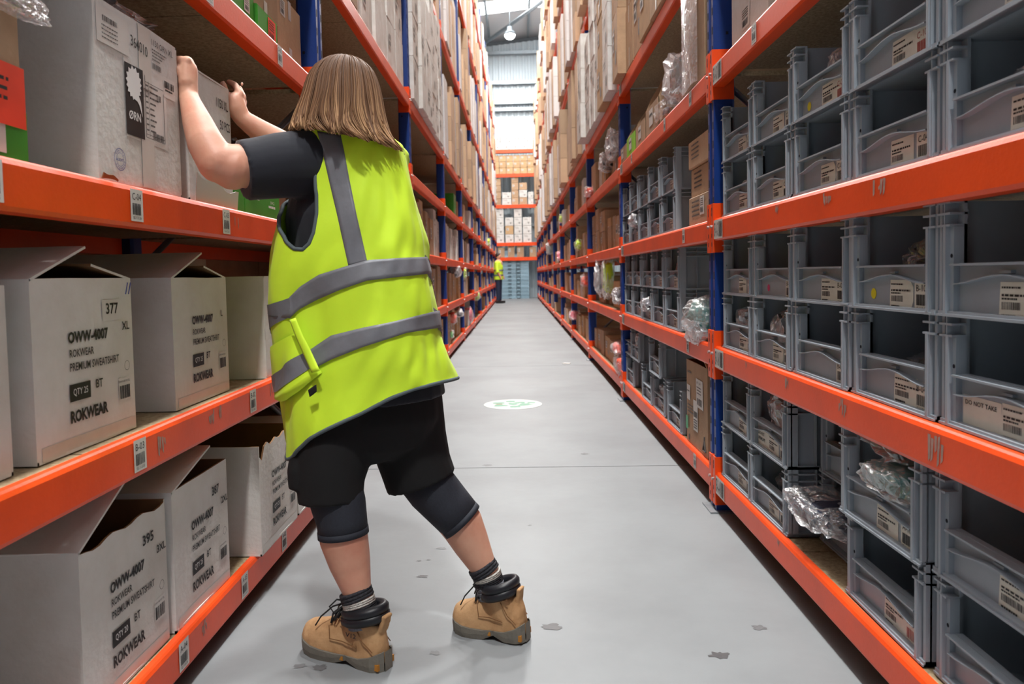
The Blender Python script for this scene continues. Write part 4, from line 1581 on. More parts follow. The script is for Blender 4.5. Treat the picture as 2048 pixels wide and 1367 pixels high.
# left rack -------------------------------------------------------------------------------
fill(-1, 0, 4, 1.36, 'wwwwb', 21, wr=(.32, .42), hr=(.3, .4), full=.95, front=(-.02, .03))
fill(-1, 0, 2, .5, 'bbw', 22, hr=(.3, .45), full=.8, maxstack=1, y0=4.6)
fill(-1, 0, 1, .42, 'bbw', 23, hr=(.25, .4), full=.8, maxstack=1, y0=4.6)
fill(-1, 0, 0, .42, 'bbo', 24, hr=(.2, .36), full=.8, maxstack=1, y0=4.4)
fill(-1, 1, 4, 1.36, 'wwwww', 25, wr=(.34, .42), hr=(.3, .36), full=1, front=(-.08, -.03))
fill(-1, 1, 2, .54, 'wwbbo', 27, wr=(.2, .3), hr=(.36, .5), full=.9, maxstack=1)
fill(-1, 1, 1, .46, 'bbb', 28, hr=(.38, .44), full=1, maxstack=1)
fill(-1, 1, 0, .42, 'bob', 29, hr=(.3, .4), full=.9, maxstack=1)
fill(-1, 2, 2, .52, 'wbw', 31, wr=(.2, .3), hr=(.34, .46), full=.9, maxstack=1)
fill(-1, 2, 1, .42, 'bob', 32, hr=(.3, .4), full=.9, maxstack=1)
fill(-1, 2, 0, .42, 'bbo', 33, hr=(.3, .4), full=.9, maxstack=1)
fill(-1, 2, 3, .4, 'gob', 34, hr=(.2, .32), full=.8, maxstack=1, y0=10.3)
# cartons that fill the back-to-back rack, seen through the empty fourth shelf on the left
BKW = ['first', 'second', 'third', 'fourth', 'fifth', 'sixth', 'seventh', 'eighth', 'ninth', 'tenth', 'eleventh', 'twelfth']
for k in (-1, 0, 1, 2):
    for li, h in ((3, .56), (2, .56), (1, .50), (0, .44)):
        if k > 0 and li < 2:
            continue
        for q in range(3):
            y = YL + BAY * k + .05 + q * .86
            if (k, li, q) == (0, 1, 0):
                h = .30
            elif li == 1:
                h = .50
            o = bpy.data.objects.new('carton', U_BODY['b'])
            C.objects.link(o)
            o.scale = (.3, .84, h)
            o.location = (XL - .92, y, LEV_L[li])
            tag(o, 'wide brown carton deep at the back of the %s left shelf, %s along' % (LEVN[li], BKW[(k + 1) * 3 + q]), 'box', 'wide cartons at the back of the %s left shelf' % LEVN[li])

# everything further off is one mass per rack: thousands of cartons a few pixels wide
for side in (1, -1):
    for k in range(0, NB):
        for li in range(8):
            if k < 3 and li <= 3 or k < 2 and li == 4 or (k == 0 and li == 5 and side > 0):
                continue
            LEV = LEV_R if side > 0 else LEV_L
            hmax = (LEV[li + 1] - LEV[li] - .12) if li < 7 else 1.1
            pal = 'bbow' if side > 0 else 'bowwb'
            fill(side, k, li, hmax, pal, 40 + side, True, (.28, .46), (.26, .42) if li >= 4 else (.2, .4), .8 if li >= 4 else .5, front=((-.13, .0) if side > 0 else (-.06, .02)) if li >= 4 else (-.02, .06), maxstack=5 if li >= 4 else 2)
    o = MASS[side].build('carton_mass', [MASS_BROWN, MASS_WHITE])
    tag(o, 'brown and white cartons massed in the far bays of the %s rack' % SIDEW[side], 'boxes', kind='stuff')

# loose bagged garments that hang over the shelf fronts further down the aisle
loose = [
    (1, 6.05, .23, (.07, .17, .10), ORANGEHV, 'orange hi-vis garment bundle slumped over the bottom shelf front past the grey bins', FILM),
    (1, 6.18, .36, (.08, .2, .06), ORANGEHV, 'orange hi-vis garments in clear film on top of the lower orange bundle', FILM),
    (1, 7.0, .92, (.06, .13, .24), YELLOWHV, 'clear bag with a folded yellow hi-vis garment hanging from the second right shelf', FILMW),
    (1, 7.5, .90, (.08, .15, .22), GREYCLOTH, 'milky bag of pale garments beside the hanging yellow one on the second right shelf', FILMW),
    (1, 6.2, .78, (.06, .2, .09), GREYCLOTH, 'clear plastic bag drooping over the second right shelf near the post', FILMW),
    (1, 6.3, 2.02, (.1, .2, .14), GREYCLOTH, 'clear plastic bag on the fourth right shelf past the lime-fronted carton', FILMW),
    (1, 6.9, 1.98, (.08, .16, .12), BLACKCLOTH, 'dark bagged garment among clear plastic on the fourth right shelf', FILMW),
    (1, 8.3, 1.86, (.1, .3, .07), ORANGEHV, 'orange hi-vis garments lying at the front of the fourth right shelf', FILM),
    (1, 10.1, 1.35, (.08, .14, .09), YELLOWHV, 'yellow hi-vis bundle on the third right shelf, far along', FILM),
    (1, 9.2, .88, (.08, .16, .09), ORANGEHV, 'orange bundle on the second right shelf behind the hanging bags', FILM),
    (1, 11.2, .35, (.09, .2, .1), PINKHV, 'pink bundle on the bottom right shelf, far along', FILM),
    (1, 13.5, 1.95, (.1, .2, .1), YELLOWHV, 'small yellow bundle on the fourth right shelf, far along', FILM),
    (1, 14.5, 1.3, (.1, .2, .12), PINKHV, 'pink bundle on the third right shelf, far along', FILM),
    (1, 19.0, 1.6, (.12, .3, .2), TEALCLOTH, 'teal and white bundle bulging from the far end of the right rack', FILMW),
    (-1, 9.7, .42, (.08, .16, .09), ORANGEHV, 'small red-orange bundle on a carton, bottom left shelf beyond the vest', FILM),
    (-1, 10.6, .45, (.1, .2, .08), GREYCLOTH, 'white and black bundle on the bottom left shelf', FILMW),
    (-1, 12.9, .28, (.1, .24, .17), PINKHV, 'pink bundle hanging out of the bottom left shelf', FILM),
    (-1, 10.3, 1.03, (.1, .2, .1), GREYCLOTH, 'white bundle on top of the cartons, second left shelf', FILMW),
    (-1, 11.6, 1.0, (.1, .22, .12), YELLOWHV, 'yellow bundle on the second left shelf', FILM),
    (-1, 9.4, .24, (.06, .14, .06), mat('green_garment', srgb(60, 190, 60), .7), 'bright green bundle at the front of the bottom left shelf', FILM),
    (-1, 15.5, .55, (.1, .3, .12), YELLOWHV, 'yellow bundle on the bottom left shelf, far along', FILM),
    (-1, 21.5, 1.9, (.12, .3, .15), YELLOWHV, 'yellow bundle near the far end of the left rack', FILM),
]
for i, (side, y, z, r, cl, lab, fm) in enumerate(loose):
    x = XR + .045 if side > 0 else XL - .05
    bag('bagged_garment', (x, y, z), r, cl, lab, 100 + i, 'loose garments along the aisle', fm, inner=.85)

# ------------------------------------------------------------------ cross rack at the far end
EY = 30.8
er = empty('pallet_rack', (0, EY, 0))
tag(er, 'cross rack closing the far end of the aisle with one tall blue post', 'rack', 'blue and orange racking')
s = MB()
s.box(-1.12, -0.98, 0, .12, 0, 6.75)
s.build('upright', BLUE, er)
s = MB()
s.box(1.75, 1.89, 0, .12, 0, 6.75)
s.build('upright', BLUE, er)
ELEV = [1.70, 2.30, 3.84, 5.10, 6.08]
for z in ELEV:
    s = MB()
    s.prism([(-.98, 0, z), (-.98, 0, z - .14), (-.98, .05, z - .14), (-.98, .05, z)], (2.74, 0, 0))
    b_ = s.build('beam', ORANGE, er)
    s = MB()
    s.box(-1.13, -.95, -.01, .06, z - .2, z + .06)
    s.build('connector', ORANGE, b_)
    s = MB()
    s.box(-1.1, 1.9, .05, 1.0, z - .02, z - .002)
    s.build('deck_board', CHIP, er)


def end_box(x0, x1, z, h, col, li, c_, r_):
    o = bpy.data.objects.new('carton', U_BODY[col])
    C.objects.link(o)
    w = x1 - x0
    o.scale = (.5, w - .015, h - .01)
    o.rotation_euler = (0, 0, -math.pi / 2)          # front towards the camera: local +x -> world -y
    o.location = (x0, EY + .06, z)
    tag(o, '%s carton %s up in column %s, %s level of the far cross rack' % (COLW[col], ORDN[r_], NUMW[c_], LEVN[li]), 'box', '%s cartons on the %s level of the cross rack' % (COLW[col], LEVN[li]))
    for me, nm in ((U_LAB, 'label'),) if col != 'w' else ((U_PRT, 'lettering'),):
        c = bpy.data.objects.new(nm, me)
        C.objects.link(c)
        c.parent = o


X8 = lambda u: P(930 + u / 4.02, 500, EY).x
for ci, (u0, u1, n, col) in enumerate(((265, 320, .42, 'b'), (345, 400, .5, 'b'), (418, 475, .5, 'b'), (520, 575, .42, 'b'))):
    end_box(X8(u0), X8(u1), 1.70, n, col, 1, ci, 0)
for ci, (u0, u1, hs) in enumerate(((242, 318, 'wwww'), (328, 395, 'wow'), (400, 464, 'wwww'), (470, 540, 'www'))):
    z = 2.30
    for ri, ch in enumerate(hs):
        end_box(X8(u0), X8(u1), z, .345, ch, 2, ci, ri)
        z += .345
for ci, (u0, u1, hs, h) in enumerate(((243, 300, 'bbbb', .27), (308, 382, 'ww', .26), (384, 441, 'bbbb', .30), (446, 510, 'bwb', .30), (516, 560, 'ww', .26))):
    z = 3.84
    for ri, ch in enumerate(hs):
        end_box(X8(u0), X8(u1), z, h, ch, 3, ci, ri)
        z += h
for i in range(6):
    for j in range(3):
        end_box(X8(235 + i * 56), X8(235 + i * 56 + 55), 5.10 + j * .255, .255, 'o', 4, i, j)
for i in range(5):
    for j in range(2 if i else 3):
        end_box(X8(232 + i * 72), X8(232 + i * 72 + 70), 6.08 + j * .33, .33, 'w', 5, i, j)
TOTN = ORDN + ['seventh', 'eighth', 'ninth', 'tenth', 'eleventh', 'twelfth', 'thirteenth']
s = MB()
s.box(0, .52, 0, .4, 0, .13)
s.box(-.01, .53, -.01, .41, .13, .15)
for q in range(3):
    s.box(.06 + q * .15, .16 + q * .15, -.006, 0, .03, .1)
me_t = s.build('tote', TEALBIN)
first = True
for (u0, n) in ((267, 13), (341, 12), (408, 11)):
    for j in range(n):
        o = me_t if first else me_t.copy()
        if not first:
            C.objects.link(o)
        first = False
        o.location = (X8(u0), EY + .1, .152 * j)
        tag(o, 'blue-grey tote %s up in the %s stack under the far cross rack' % (TOTN[j], {267: 'left', 341: 'middle', 408: 'right'}[u0]), 'tote', 'stacked totes under the cross rack, %s column' % {267: 'first', 341: 'middle', 408: 'last'}[u0])

# ------------------------------------------------------------------ round floor sticker
sg = empty('floor_sign', (-0.055, 5.67, 0.0))
s = MB()
s.loft([[Vector((r * math.cos(t * math.pi / 24), r * math.sin(t * math.pi / 24), z)) for t in range(48)] for r, z in ((.222, 0.0005), (.222, .0016))])
s.build('disc', SIGNW, sg)
s = MB()
rnd = random.Random(5)
for cx, cy, r in ((-.11, .05, .045), (-.09, -.06, .06), (.06, .07, .05), (.09, -.03, .06), (.0, .01, .05), (.02, -.11, .05), (-.02, .12, .04), (.14, .05, .035)):
    pts = [Vector((cx + r * (.6 + .7 * rnd.random()) * math.cos(a * math.pi / 6), cy + r * (.5 + .6 * rnd.random()) * math.sin(a * math.pi / 6), .0022)) for a in range(12)]
    s.poly(pts)
s.build('green_motif', SIGNG, sg)
s = MB()
put_rect(s, (-.13, -.01, .0026), Vector((1, 0, 0)), Vector((0, 1, 0)), .05, .03)
s.build('brown_motif', mat('sign_brown', srgb(150, 110, 70), .5), sg)
tag(sg, 'round white floor sticker with worn green figures in the aisle', 'sign')
s = MB()
s.prism([P(1133, 720, 8.19) * 1.0 + Vector((a_, b2, 0)) for a_, b2 in ((-.05, 0), (.03, -.03), (.05, .04), (-.02, .06))], (0, 0, .004))
o = s.build('paper_scrap', PAPER)
o.location.z = .002 - min(v.co.z for v in o.data.vertices)
tag(o, 'scrap of white paper on the floor far along the aisle', 'paper')

# ------------------------------------------------------------------ the worker
worker = empty('person', (-0.30, 1.93, 0))
tag(worker, 'woman in yellow hi-vis vest, black shorts and tan boots reaching into the left rack', 'person')
OFF = Vector((-0.30, 1.93, 0))


def to_local(mb):
    mb.v = [tuple(Vector(v) - OFF) for v in mb.v]
    return mb


def capsule(s, a, b_, ra, rb, n=26):
    a, b_ = Vector(a), Vector(b_)
    ax = b_ - a
    L = ax.length
    t = ax.normalized()
    u = t.orthogonal().normalized()
    w = t.cross(u)
    rings = []
    for k in range(-3, 1):
        an = k * math.pi / 7
        rings.append((a + t * (ra * math.sin(an)), ra * math.cos(an)))
    for k in range(0, 4):
        an = k * math.pi / 7
        rings.append((b_ + t * (rb * math.sin(an)), rb * math.cos(an)))
    s.loft([[c + u * (r * math.cos(2 * math.pi * i / n)) + w * (r * math.sin(2 * math.pi * i / n)) for i in range(n)] for c, r in rings])


def chain(s, pts):
    """pts: (px, py, Y, radius) joints."""
    q = [(P(a, b_, c), r) for a, b_, c, r in pts]
    for (p0, r0), (p1, r1) in zip(q[:-1], q[1:]):
        capsule(s, p0, p1, r0, r1)


def blob(s, c, rx, ry, rz, n=16):
    c = Vector(c)
    s.loft([[c + Vector((rx * math.cos(a) * math.cos(2 * math.pi * i / n), ry * math.cos(a) * math.sin(2 * math.pi * i / n), rz * math.sin(a))) for i in range(n)]
            for a in [math.radians(q) for q in (-80, -60, -38, -15, 10, 35, 58, 80)]])


b = MB()
LLEG = [(696, 830, 1.95, .085), (672, 940, 1.91, .068), (678, 1010, 1.893, .060), (688, 1075, 1.885, .062), (700, 1125, 1.885, .053), (714, 1180, 1.875, .037), (722, 1215, 1.87, .036), (735, 1270, 1.87, .03)]
RLEG = [(800, 830, 2.05, .085), (845, 940, 2.04, .070), (866, 978, 2.035, .062), (922, 1045, 2.035, .060), (942, 1085, 2.035, .051), (968, 1135, 2.03, .036), (980, 1165, 2.03, .035), (985, 1215, 2.03, .03)]
chain(b, LLEG)
chain(b, RLEG)
chain(b, [(752, 790, 2.0, .135), (735, 640, 2.0, .12), (705, 420, 2.01, .125), (697, 330, 2.03, .09)])
chain(b, [(690, 350, 1.97, .09), (640, 330, 1.95, .07)])
chain(b, [(720, 355, 2.05, .08), (765, 345, 2.12, .06)])
chain(b, [(697, 320, 2.03, .06), (685, 250, 2.03, .055)])
blob(b, P(680, 195, 2.03), .074, .088, .108)
blob(b, P(655, 215, 2.075), .03, .03, .05)
# left arm, elbow out towards the camera, hand hooked round the big carton
chain(b, [(632, 335, 1.94, .066), (520, 335, 1.86, .058), (436, 327, 1.795, .047), (412, 288, 1.805, .043), (396, 247, 1.835, .036), (382, 208, 1.872, .0265), (377, 192, 1.885, .0235)])
chain(b, [(465, 338, 1.81, .051), (430, 326, 1.79, .041)])
chain(b, [(377, 192, 1.885, .0235), (376, 165, 1.892, .024), (375, 140, 1.897, .025), (374, 126, 1.897, .018)])
chain(b, [(373, 165, 1.882, .021), (372, 128, 1.885, .016)])
for i, (py, y, dx) in enumerate(((121, 1.880, .052), (123, 1.893, .060), (129, 1.906, .056), (138, 1.917, .046))):
    k = P(375, py, y)
    p1 = k + Vector((-.028, .0, .004))
    p2 = p1 + Vector((-dx * .55, .002, -.012))
    p3 = p2 + Vector((-dx * .35, .0, -.018))
    for (q0, q1, r0, r1) in ((k, p1, .0105, .0095), (p1, p2, .0095, .0085), (p2, p3, .0085, .0075)):
        capsule(b, q0, q1, r0, r1, 10)
k = P(372, 163, 1.878)                                        # left thumb along the carton edge
for q0, q1, r0, r1 in ((k, k + Vector((-.018, -.004, .028)), .0125, .0105), (k + Vector((-.018, -.004, .028)), k + Vector((-.044, -.002, .040)), .0105, .0085)):
    capsule(b, q0, q1, r0, r1, 10)
# right arm behind, hand on the second carton
chain(b, [(765, 345, 2.12, .058), (680, 345, 2.24, .052), (605, 318, 2.30, .047), (560, 288, 2.29, .044), (520, 262, 2.265, .035), (484, 236, 2.245, .026)])
chain(b, [(484, 236, 2.245, .026), (474, 218, 2.24, .029), (470, 203, 2.24, .028)])
chain(b, [(478, 222, 2.25, .022), (481, 200, 2.262, .017)])
chain(b, [(466, 214, 2.232, .018), (454, 196, 2.222, .0125), (449, 178, 2.218, .0105), (446, 168, 2.220, .0095)])        # thumb
chain(b, [(474, 204, 2.235, .016), (480, 188, 2.24, .0115), (470, 170, 2.25, .0100), (458, 164, 2.262, .0088)])           # index
chain(b, [(480, 206, 2.25, .015), (485, 194, 2.262, .0115), (478, 177, 2.28, .0100), (466, 170, 2.295, .0088)])
chain(b, [(482, 214, 2.262, .014), (487, 204, 2.276, .0110), (481, 188, 2.296, .0095), (470, 183, 2.308, .0085)])
chain(b, [(482, 224, 2.27, .013), (486, 216, 2.286, .0100), (481, 203, 2.302, .0085), (472, 200, 2.314, .0075)])
remesh_union(to_local(b), 0.0036, 'body', SKIN, worker, 7)
# ears and face sit under the hair, turned to the shelves
s = MB()
blob(s, P(640, 205, 2.06), .012, .018, .03, 10)
blob(s, P(727, 205, 2.06), .012, .018, .03, 10)
remesh_union(to_local(s), .004, 'ear', SKIN, worker, 2)
s = MB()
for p_, r in ((P(484, 168, 2.262), .004), (P(447, 166, 2.214), .0048)):
    blob(s, p_, r, r * .6, r * 1.3, 8)
to_local(s).build('fingernail', NAIL, worker, True)


# ---- shirt: sleeve and trunk with flat hems
def section(c, t, up, ra, rb, n=24):
    t = Vector(t).normalized()
    u = (Vector(up) - t * Vector(up).dot(t)).normalized()
    w = t.cross(u)
    return [Vector(c) + u * (ra * math.cos(2 * math.pi * i / n)) + w * (rb * math.sin(2 * math.pi * i / n)) for i in range(n)]


def limb(s, pts, n=24, up=(0, 0, 1), fold=0.0, seed=0):
    """Loft through (point, ra, rb) stations with flat ends."""
    rings = []
    for i, (c, ra, rb) in enumerate(pts):
        a = pts[max(i - 1, 0)][0]
        d = pts[min(i + 1, len(pts) - 1)][0]
        rings.append(section(c, d - a, up, ra, rb, n))
    s.loft(rings)


s = MB()
limb(s, [(P(668, 330, 1.97), .088, .075), (P(620, 328, 1.93), .089, .078), (P(560, 331, 1.892), .082, .073), (P(520, 337, 1.862), .077, .067), (P(484, 341, 1.835), .074, .064)])
limb(s, [(P(715, 345, 2.08), .075, .07), (P(755, 352, 2.11), .068, .065), (P(715, 350, 2.20), .066, .065), (P(660, 345, 2.25), .066, .06)])
limb(s, [(P(700, 285, 2.03), .06, .07), (P(702, 315, 2.03), .105, .085), (P(700, 350, 2.02), .152, .10), (P(701, 430, 2.0), .174, .125), (P(722, 600, 2.0), .17, .13), (P(748, 760, 2.0), .185, .14), (P(752, 800, 2.0), .19, .145)], up=(1, 0, 0))
remesh_union(to_local(s), .006, 'shirt', NAVYSHIRT, worker, 3)

# ---- shorts and leggings
s = MB()
limb(s, [(P(742, 760, 2.0), .18, .14), (P(742, 830, 2.0), .186, .148), (P(742, 885, 2.0), .165, .13), (P(748, 915, 2.0), .10, .09)], up=(1, 0, 0))
limb(s, [(P(690, 800, 1.955), .115, .12), (P(667, 900, 1.92), .103, .108), (P(661, 960, 1.90), .087, .095), (P(662, 1003, 1.893), .082, .088)], up=(1, 0, 0))
limb(s, [(P(800, 800, 2.04), .118, .12), (P(818, 880, 2.04), .105, .11), (P(832, 930, 2.04), .098, .105), (P(843, 962, 2.04), .098, .103)], up=(1, 0, -.25))
limb(s, [(P(610, 900, 1.90), .035, .05), (P(606, 940, 1.89), .038, .055), (P(607, 975, 1.885), .036, .05)], up=(1, 0, 0))     # cargo pocket
remesh_union(to_local(s), .006, 'shorts', BLACKTWILL, worker, 3)
for nm, st, hem in (('legging', [(P(665, 960, 1.895), .072, .075), (P(678, 1010, 1.893), .069, .073), (P(684, 1040, 1.888), .064, .069), (P(687, 1069, 1.886), .0635, .067)], None),
                    ('legging', [(P(845, 945, 2.04), .076, .078), (P(866, 978, 2.037), .071, .074), (P(895, 1010, 2.036), .066, .069), (P(925, 1043, 2.035), .0615, .065)], None)):
    s = MB()
    limb(s, st, 32, up=(1, 0, 0))
    a, d = st[-1][0], st[-2][0]
    t = (a - d).normalized()
    limb(s, [(a - t * .016, st[-1][1] + .0015, st[-1][2] + .0015), (a, st[-1][1] + .0018, st[-1][2] + .0018)], 32, up=(1, 0, 0))
    to_local(s).build(nm, LEGGING, worker, True)

# ---- socks
for st, nm in (([(P(710, 1178, 1.877), .0420), (P(716, 1196, 1.874), .0415), (P(719, 1208, 1.872), .0415), (P(722, 1219, 1.871), .0415), (P(729, 1246, 1.87), .030)], 'left'),
               ([(P(962, 1128, 2.031), .0405), (P(972, 1144, 2.03), .040), (P(975, 1153, 2.03), .040), (P(978, 1163, 2.03), .040), (P(984, 1190, 2.03), .030)], 'right')):
    s = MB()
    for k, mi in enumerate((0, 1, 0, 2)):
        (a, ra), (d, rd) = st[k], st[k + 1]
        nseg = 3
        for q in range(nseg):
            p0, p1 = a.lerp(d, q / nseg), a.lerp(d, (q + 1) / nseg)
            s.loft([section(p0, d - a, (1, 0, 0), ra, ra, 24), section(p1, d - a, (1, 0, 0), ra + .0012, ra + .0012, 24)], mi)
    to_local(s).build('sock', [SOCKD, SOCKW, SOCKG], worker, True)


# ---- boots
def ground(px, py):
    d = CR * ((px - CX) / FPX) - CU * ((py - CY) / FPX) + CF
    t = -CAM_H / d.z
    return Vector((d.x * t, d.y * t, 0))


def boot(heel, toe, cs, pitch=0.0, mark=False, mirror=1):
    """heel, toe: ground points under the ends of the sole."""
    L = (toe - heel).length
    k = L / 0.285
    fx = (toe - heel).normalized()
    fy = Vector((0, 0, 1)).cross(fx)
    root = empty('boot', (0, 0, 0))
    root.parent = worker
    cp, sp = math.cos(pitch), math.sin(pitch)
    toe_pivot = heel + fx * (0.19 * k)

    def T(p):
        x, y, z = p
        x *= k
        y *= mirror
        dx = x - 0.19 * k
        xr = dx * cp + z * sp
        zr = -dx * sp + z * cp if pitch else z
        return toe_pivot + fx * xr + fy * y + Vector((0, 0, zr)) - OFF

    def TT(mb):
        mb.v = [tuple(T(v)) for v in mb.v]
        return mb
    # outline half widths along x (0 heel .. 0.285 toe)
    xs = [0.0, 0.008, 0.03, 0.07, 0.11, 0.15, 0.19, 0.225, 0.255, 0.275, 0.285]
    wl = [0.012, 0.026, 0.036, 0.037, 0.036, 0.042, 0.049, 0.050, 0.043, 0.029, 0.008]
    # upper: rings across the foot
    hs = [0.085, 0.105, 0.118, 0.122, 0.122, 0.112, 0.094, 0.084, 0.078, 0.066, 0.045]
    u = MB()
    rings = []
    for x, w_, h in zip(xs, wl, hs):
        r = []
        n = 20
        for i in range(n):
            a = 2 * math.pi * i / n
            cy, cz = math.cos(a), math.sin(a)
            yy = (w_ - .001) * abs(cy) ** .75 * (1 if cy > 0 else -1)
            top = cz > 0
            zz = .022 + (h - .022) * (abs(cz) ** .8 if top else 0) - (0 if top else .010 * abs(cz))
            if top:
                yy *= 1 - .30 * abs(cz) ** 2
            xx = x + (.006 if i else 0)
            r.append(Vector((min(max(xx, .003), .281), yy, zz)))
        rings.append(r)
    u.loft(rings)
    sh = []
    for z, cx, ra, rb in ((.05, .075, .062, .036), (.09, .070, .060, .037), (.112, .066, .056, .041), (.124, .064, .055, .043)):
        sh.append([Vector((cx + cs * z / .124 + ra * math.cos(2 * math.pi * i / 24), rb * math.sin(2 * math.pi * i / 24), z + .014 * math.cos(2 * math.pi * i / 24))) for i in range(24)])
    u.loft(sh)
    # heel tab
    u.loft([[Vector((x, y, z)) for x, y, z in ((cx - .007 + cs * cz * 6, -.016, cz), (cx + .007 + cs * cz * 6, -.016, cz), (cx + .007 + cs * cz * 6, .016, cz), (cx - .007 + cs * cz * 6, .016, cz))] for cx, cz in ((.008, .095), (-.004, .125), (-.012, .142))])
    remesh_union(TT(u), .0042, 'upper', BOOT, root, 3)
    # sole with a raised toe and heel bumper, notch under the arch
    s = MB()
    n = len(xs)
    outl = [(x, w_ * 1.04 + .002) for x, w_ in zip(xs, wl)]
    lo = []
    for x, w_ in outl:
        notch = .013 if .105 < x < .128 else 0.0
        toe_up = max(0, (x - .24)) * .22
        lo.append((x, w_, notch + toe_up))
    hi = [.050, .047, .037, .026, .024, .024, .027, .030, .035, .040, .041]
    for sgn in (1, -1):
        for i in range(n - 1):
            (xa, wa, za), (xb, wb, zb) = lo[i], lo[i + 1]
            a0, b0 = Vector((xa, sgn * wa * .96, za)), Vector((xb, sgn * wb * .96, zb))
            a1, b1 = Vector((xa, sgn * wa, za + .014)), Vector((xb, sgn * wb, zb + .014))
            a2, b2 = Vector((xa, sgn * wa * .985, hi[i])), Vector((xb, sgn * wb * .985, hi[i + 1]))
            a3, b3 = Vector((xa, sgn * wa * .8, hi[i] + .001)), Vector((xb, sgn * wb * .8, hi[i + 1] + .001))
            q = [(0, 1, 3, 2), (2, 3, 5, 4), (4, 5, 7, 6)]
            if sgn < 0:
                q = [f[::-1] for f in q]
            s.add([a0, b0, a1, b1, a2, b2, a3, b3], q, 0)
    for i in range(n - 1):
        (xa, wa, za), (xb, wb, zb) = lo[i], lo[i + 1]
        s.quad((xa, -wa * .96, za), (xa, wa * .96, za), (xb, wb * .96, zb), (xb, -wb * .96, zb), 0)
    for i, sg in ((0, -1), (n - 1, 1)):
        x, w_, z0 = lo[i]
        xe = x + sg * .003
        s.quad((xe, -w_, z0), (xe, w_, z0), (xe, w_, hi[i]), (xe, -w_, hi[i]), 0)
    TT(s).build('sole', SOLE, root)
    s = MB()
    for sgn in (1, -1):
        s.box(.118, .150, sgn * .0375 - .004, sgn * .0375 + .004, .012, .023)
        s.box(.006, .026, sgn * .027 - .006, sgn * .027 + .006, .006, .022)
    TT(s).build('sole_insert', SOLEA, root)
    # padded collar: two fat rolls
    c = MB()
    for z, g in ((.121, 1.0), (.139, .95)):
        pts = [Vector((.062 + cs + .058 * g * math.cos(2 * math.pi * i / 28), .044 * g * math.sin(2 * math.pi * i / 28), z + (.018 if z > .14 else .012) * (-math.cos(2 * math.pi * i / 28)) )) for i in range(29)]
        c.tube(pts, .0135, 8)
    c.loft([[Vector((.062 + cs + .05 * math.cos(2 * math.pi * i / 20), .038 * math.sin(2 * math.pi * i / 20), z)) for i in range(20)] for z in (.10, .135)])
    TT(c).build('collar', COLLAR, root, True)
    # laces: rows across the throat, eyelet hooks and a bow
    l = MB()
    for i in range(5):
        t = i / 4
        x = .165 + cs * .5 - .052 * t
        z = .108 + .036 * t
        l.tube([Vector((x - .004, -.030, z - .012)), Vector((x + .004, -.012, z + .006)), Vector((x + .006, .012, z + .007)), Vector((x - .004, .030, z - .012))], .0026, 6)
        l.tube([Vector((x - .004, -.030, z - .012)), Vector((x - .006, 0, z + .012)), Vector((x - .014, .030, z - .003))], .0024, 6)
    for sg in (1, -1):
        l.tube([Vector((.118 + cs * .8, 0, .150)), Vector((.135 + cs * .8, sg * .03, .162)), Vector((.142 + cs * .8, sg * .05, .150)), Vector((.130 + cs * .8, sg * .045, .132)), Vector((.118 + cs * .8, sg * .012, .146))], .0023, 6)
        l.tube([Vector((.118 + cs * .8, 0, .150)), Vector((.155 + cs * .8, sg * .025, .138)), Vector((.190 + cs * .8, sg * .034, .108)), Vector((.205 + cs * .8, sg * .04, .084))], .0022, 6)
    TT(l).build('laces', LACE, root, True)
    # stitched seams on both sides
    m_ = MB()
    for sg in (1, -1):
        m_.tube([Vector((.02, sg * .036, .052)), Vector((.05, sg * .0395, .075)), Vector((.075, sg * .0385, .108))], .0014, 5)
        m_.tube([Vector((.07, sg * .0395, .055)), Vector((.12, sg * .0395, .062)), Vector((.16, sg * .0435, .062)), Vector((.168, sg * .036, .092))], .0014, 5)
        m_.tube([Vector((.045, sg * .0405, .118)), Vector((.085, sg * .041, .112)), Vector((.13, sg * .037, .118))], .0014, 5)
    TT(m_).build('seam', BOOTS, root)
    if mark:
        v = MB()
        put_text(v, 'V12', (.098, -.0500, .084), Vector((-1, 0, 0)), Vector((0, .12, 1)), .011, .036, 0, .02)
        # lettering stands on the outer side; direction reads from toe to heel
        TT(v).build('lettering', INK, root)
    return root


boot(ground(776, 1337), ground(616, 1287), 0.010, 0.0, True, -1)
boot(ground(1056, 1282), ground(913, 1250), 0.034, 0.035, False, -1)

# ---- vest: a flared body with armhole, bands of tape and bound edges
ROWS = [((655, 250), (745, 268), 2.03, .060, -.00), ((608, 260), (803, 298), 2.02, .105, -.035), ((592, 335), (812, 325), 2.005, .125, -.04), ((571, 425), (828, 395), 1.995, .135, -.04),
        ((556, 520), (845, 465), 1.985, .142, -.045), ((549, 605), (850, 517), 1.98, .147, -.045), ((551, 668), (860, 555), 1.975, .15, -.045), ((562, 745), (874, 618), 1.975, .155, -.042),
        ((570, 790), (883, 662), 1.975, .16, -.035), ((573, 830), (895, 712), 1.975, .165, -.022), ((577, 868), (906, 757), 1.975, .168, -.006)]


def crom(a, b_, c, d, t):
    return 0.5 * ((2 * b_) + (c - a) * t + (2 * a - 5 * b_ + 4 * c - d) * t * t + (3 * b_ - a - 3 * c + d) * t ** 3)


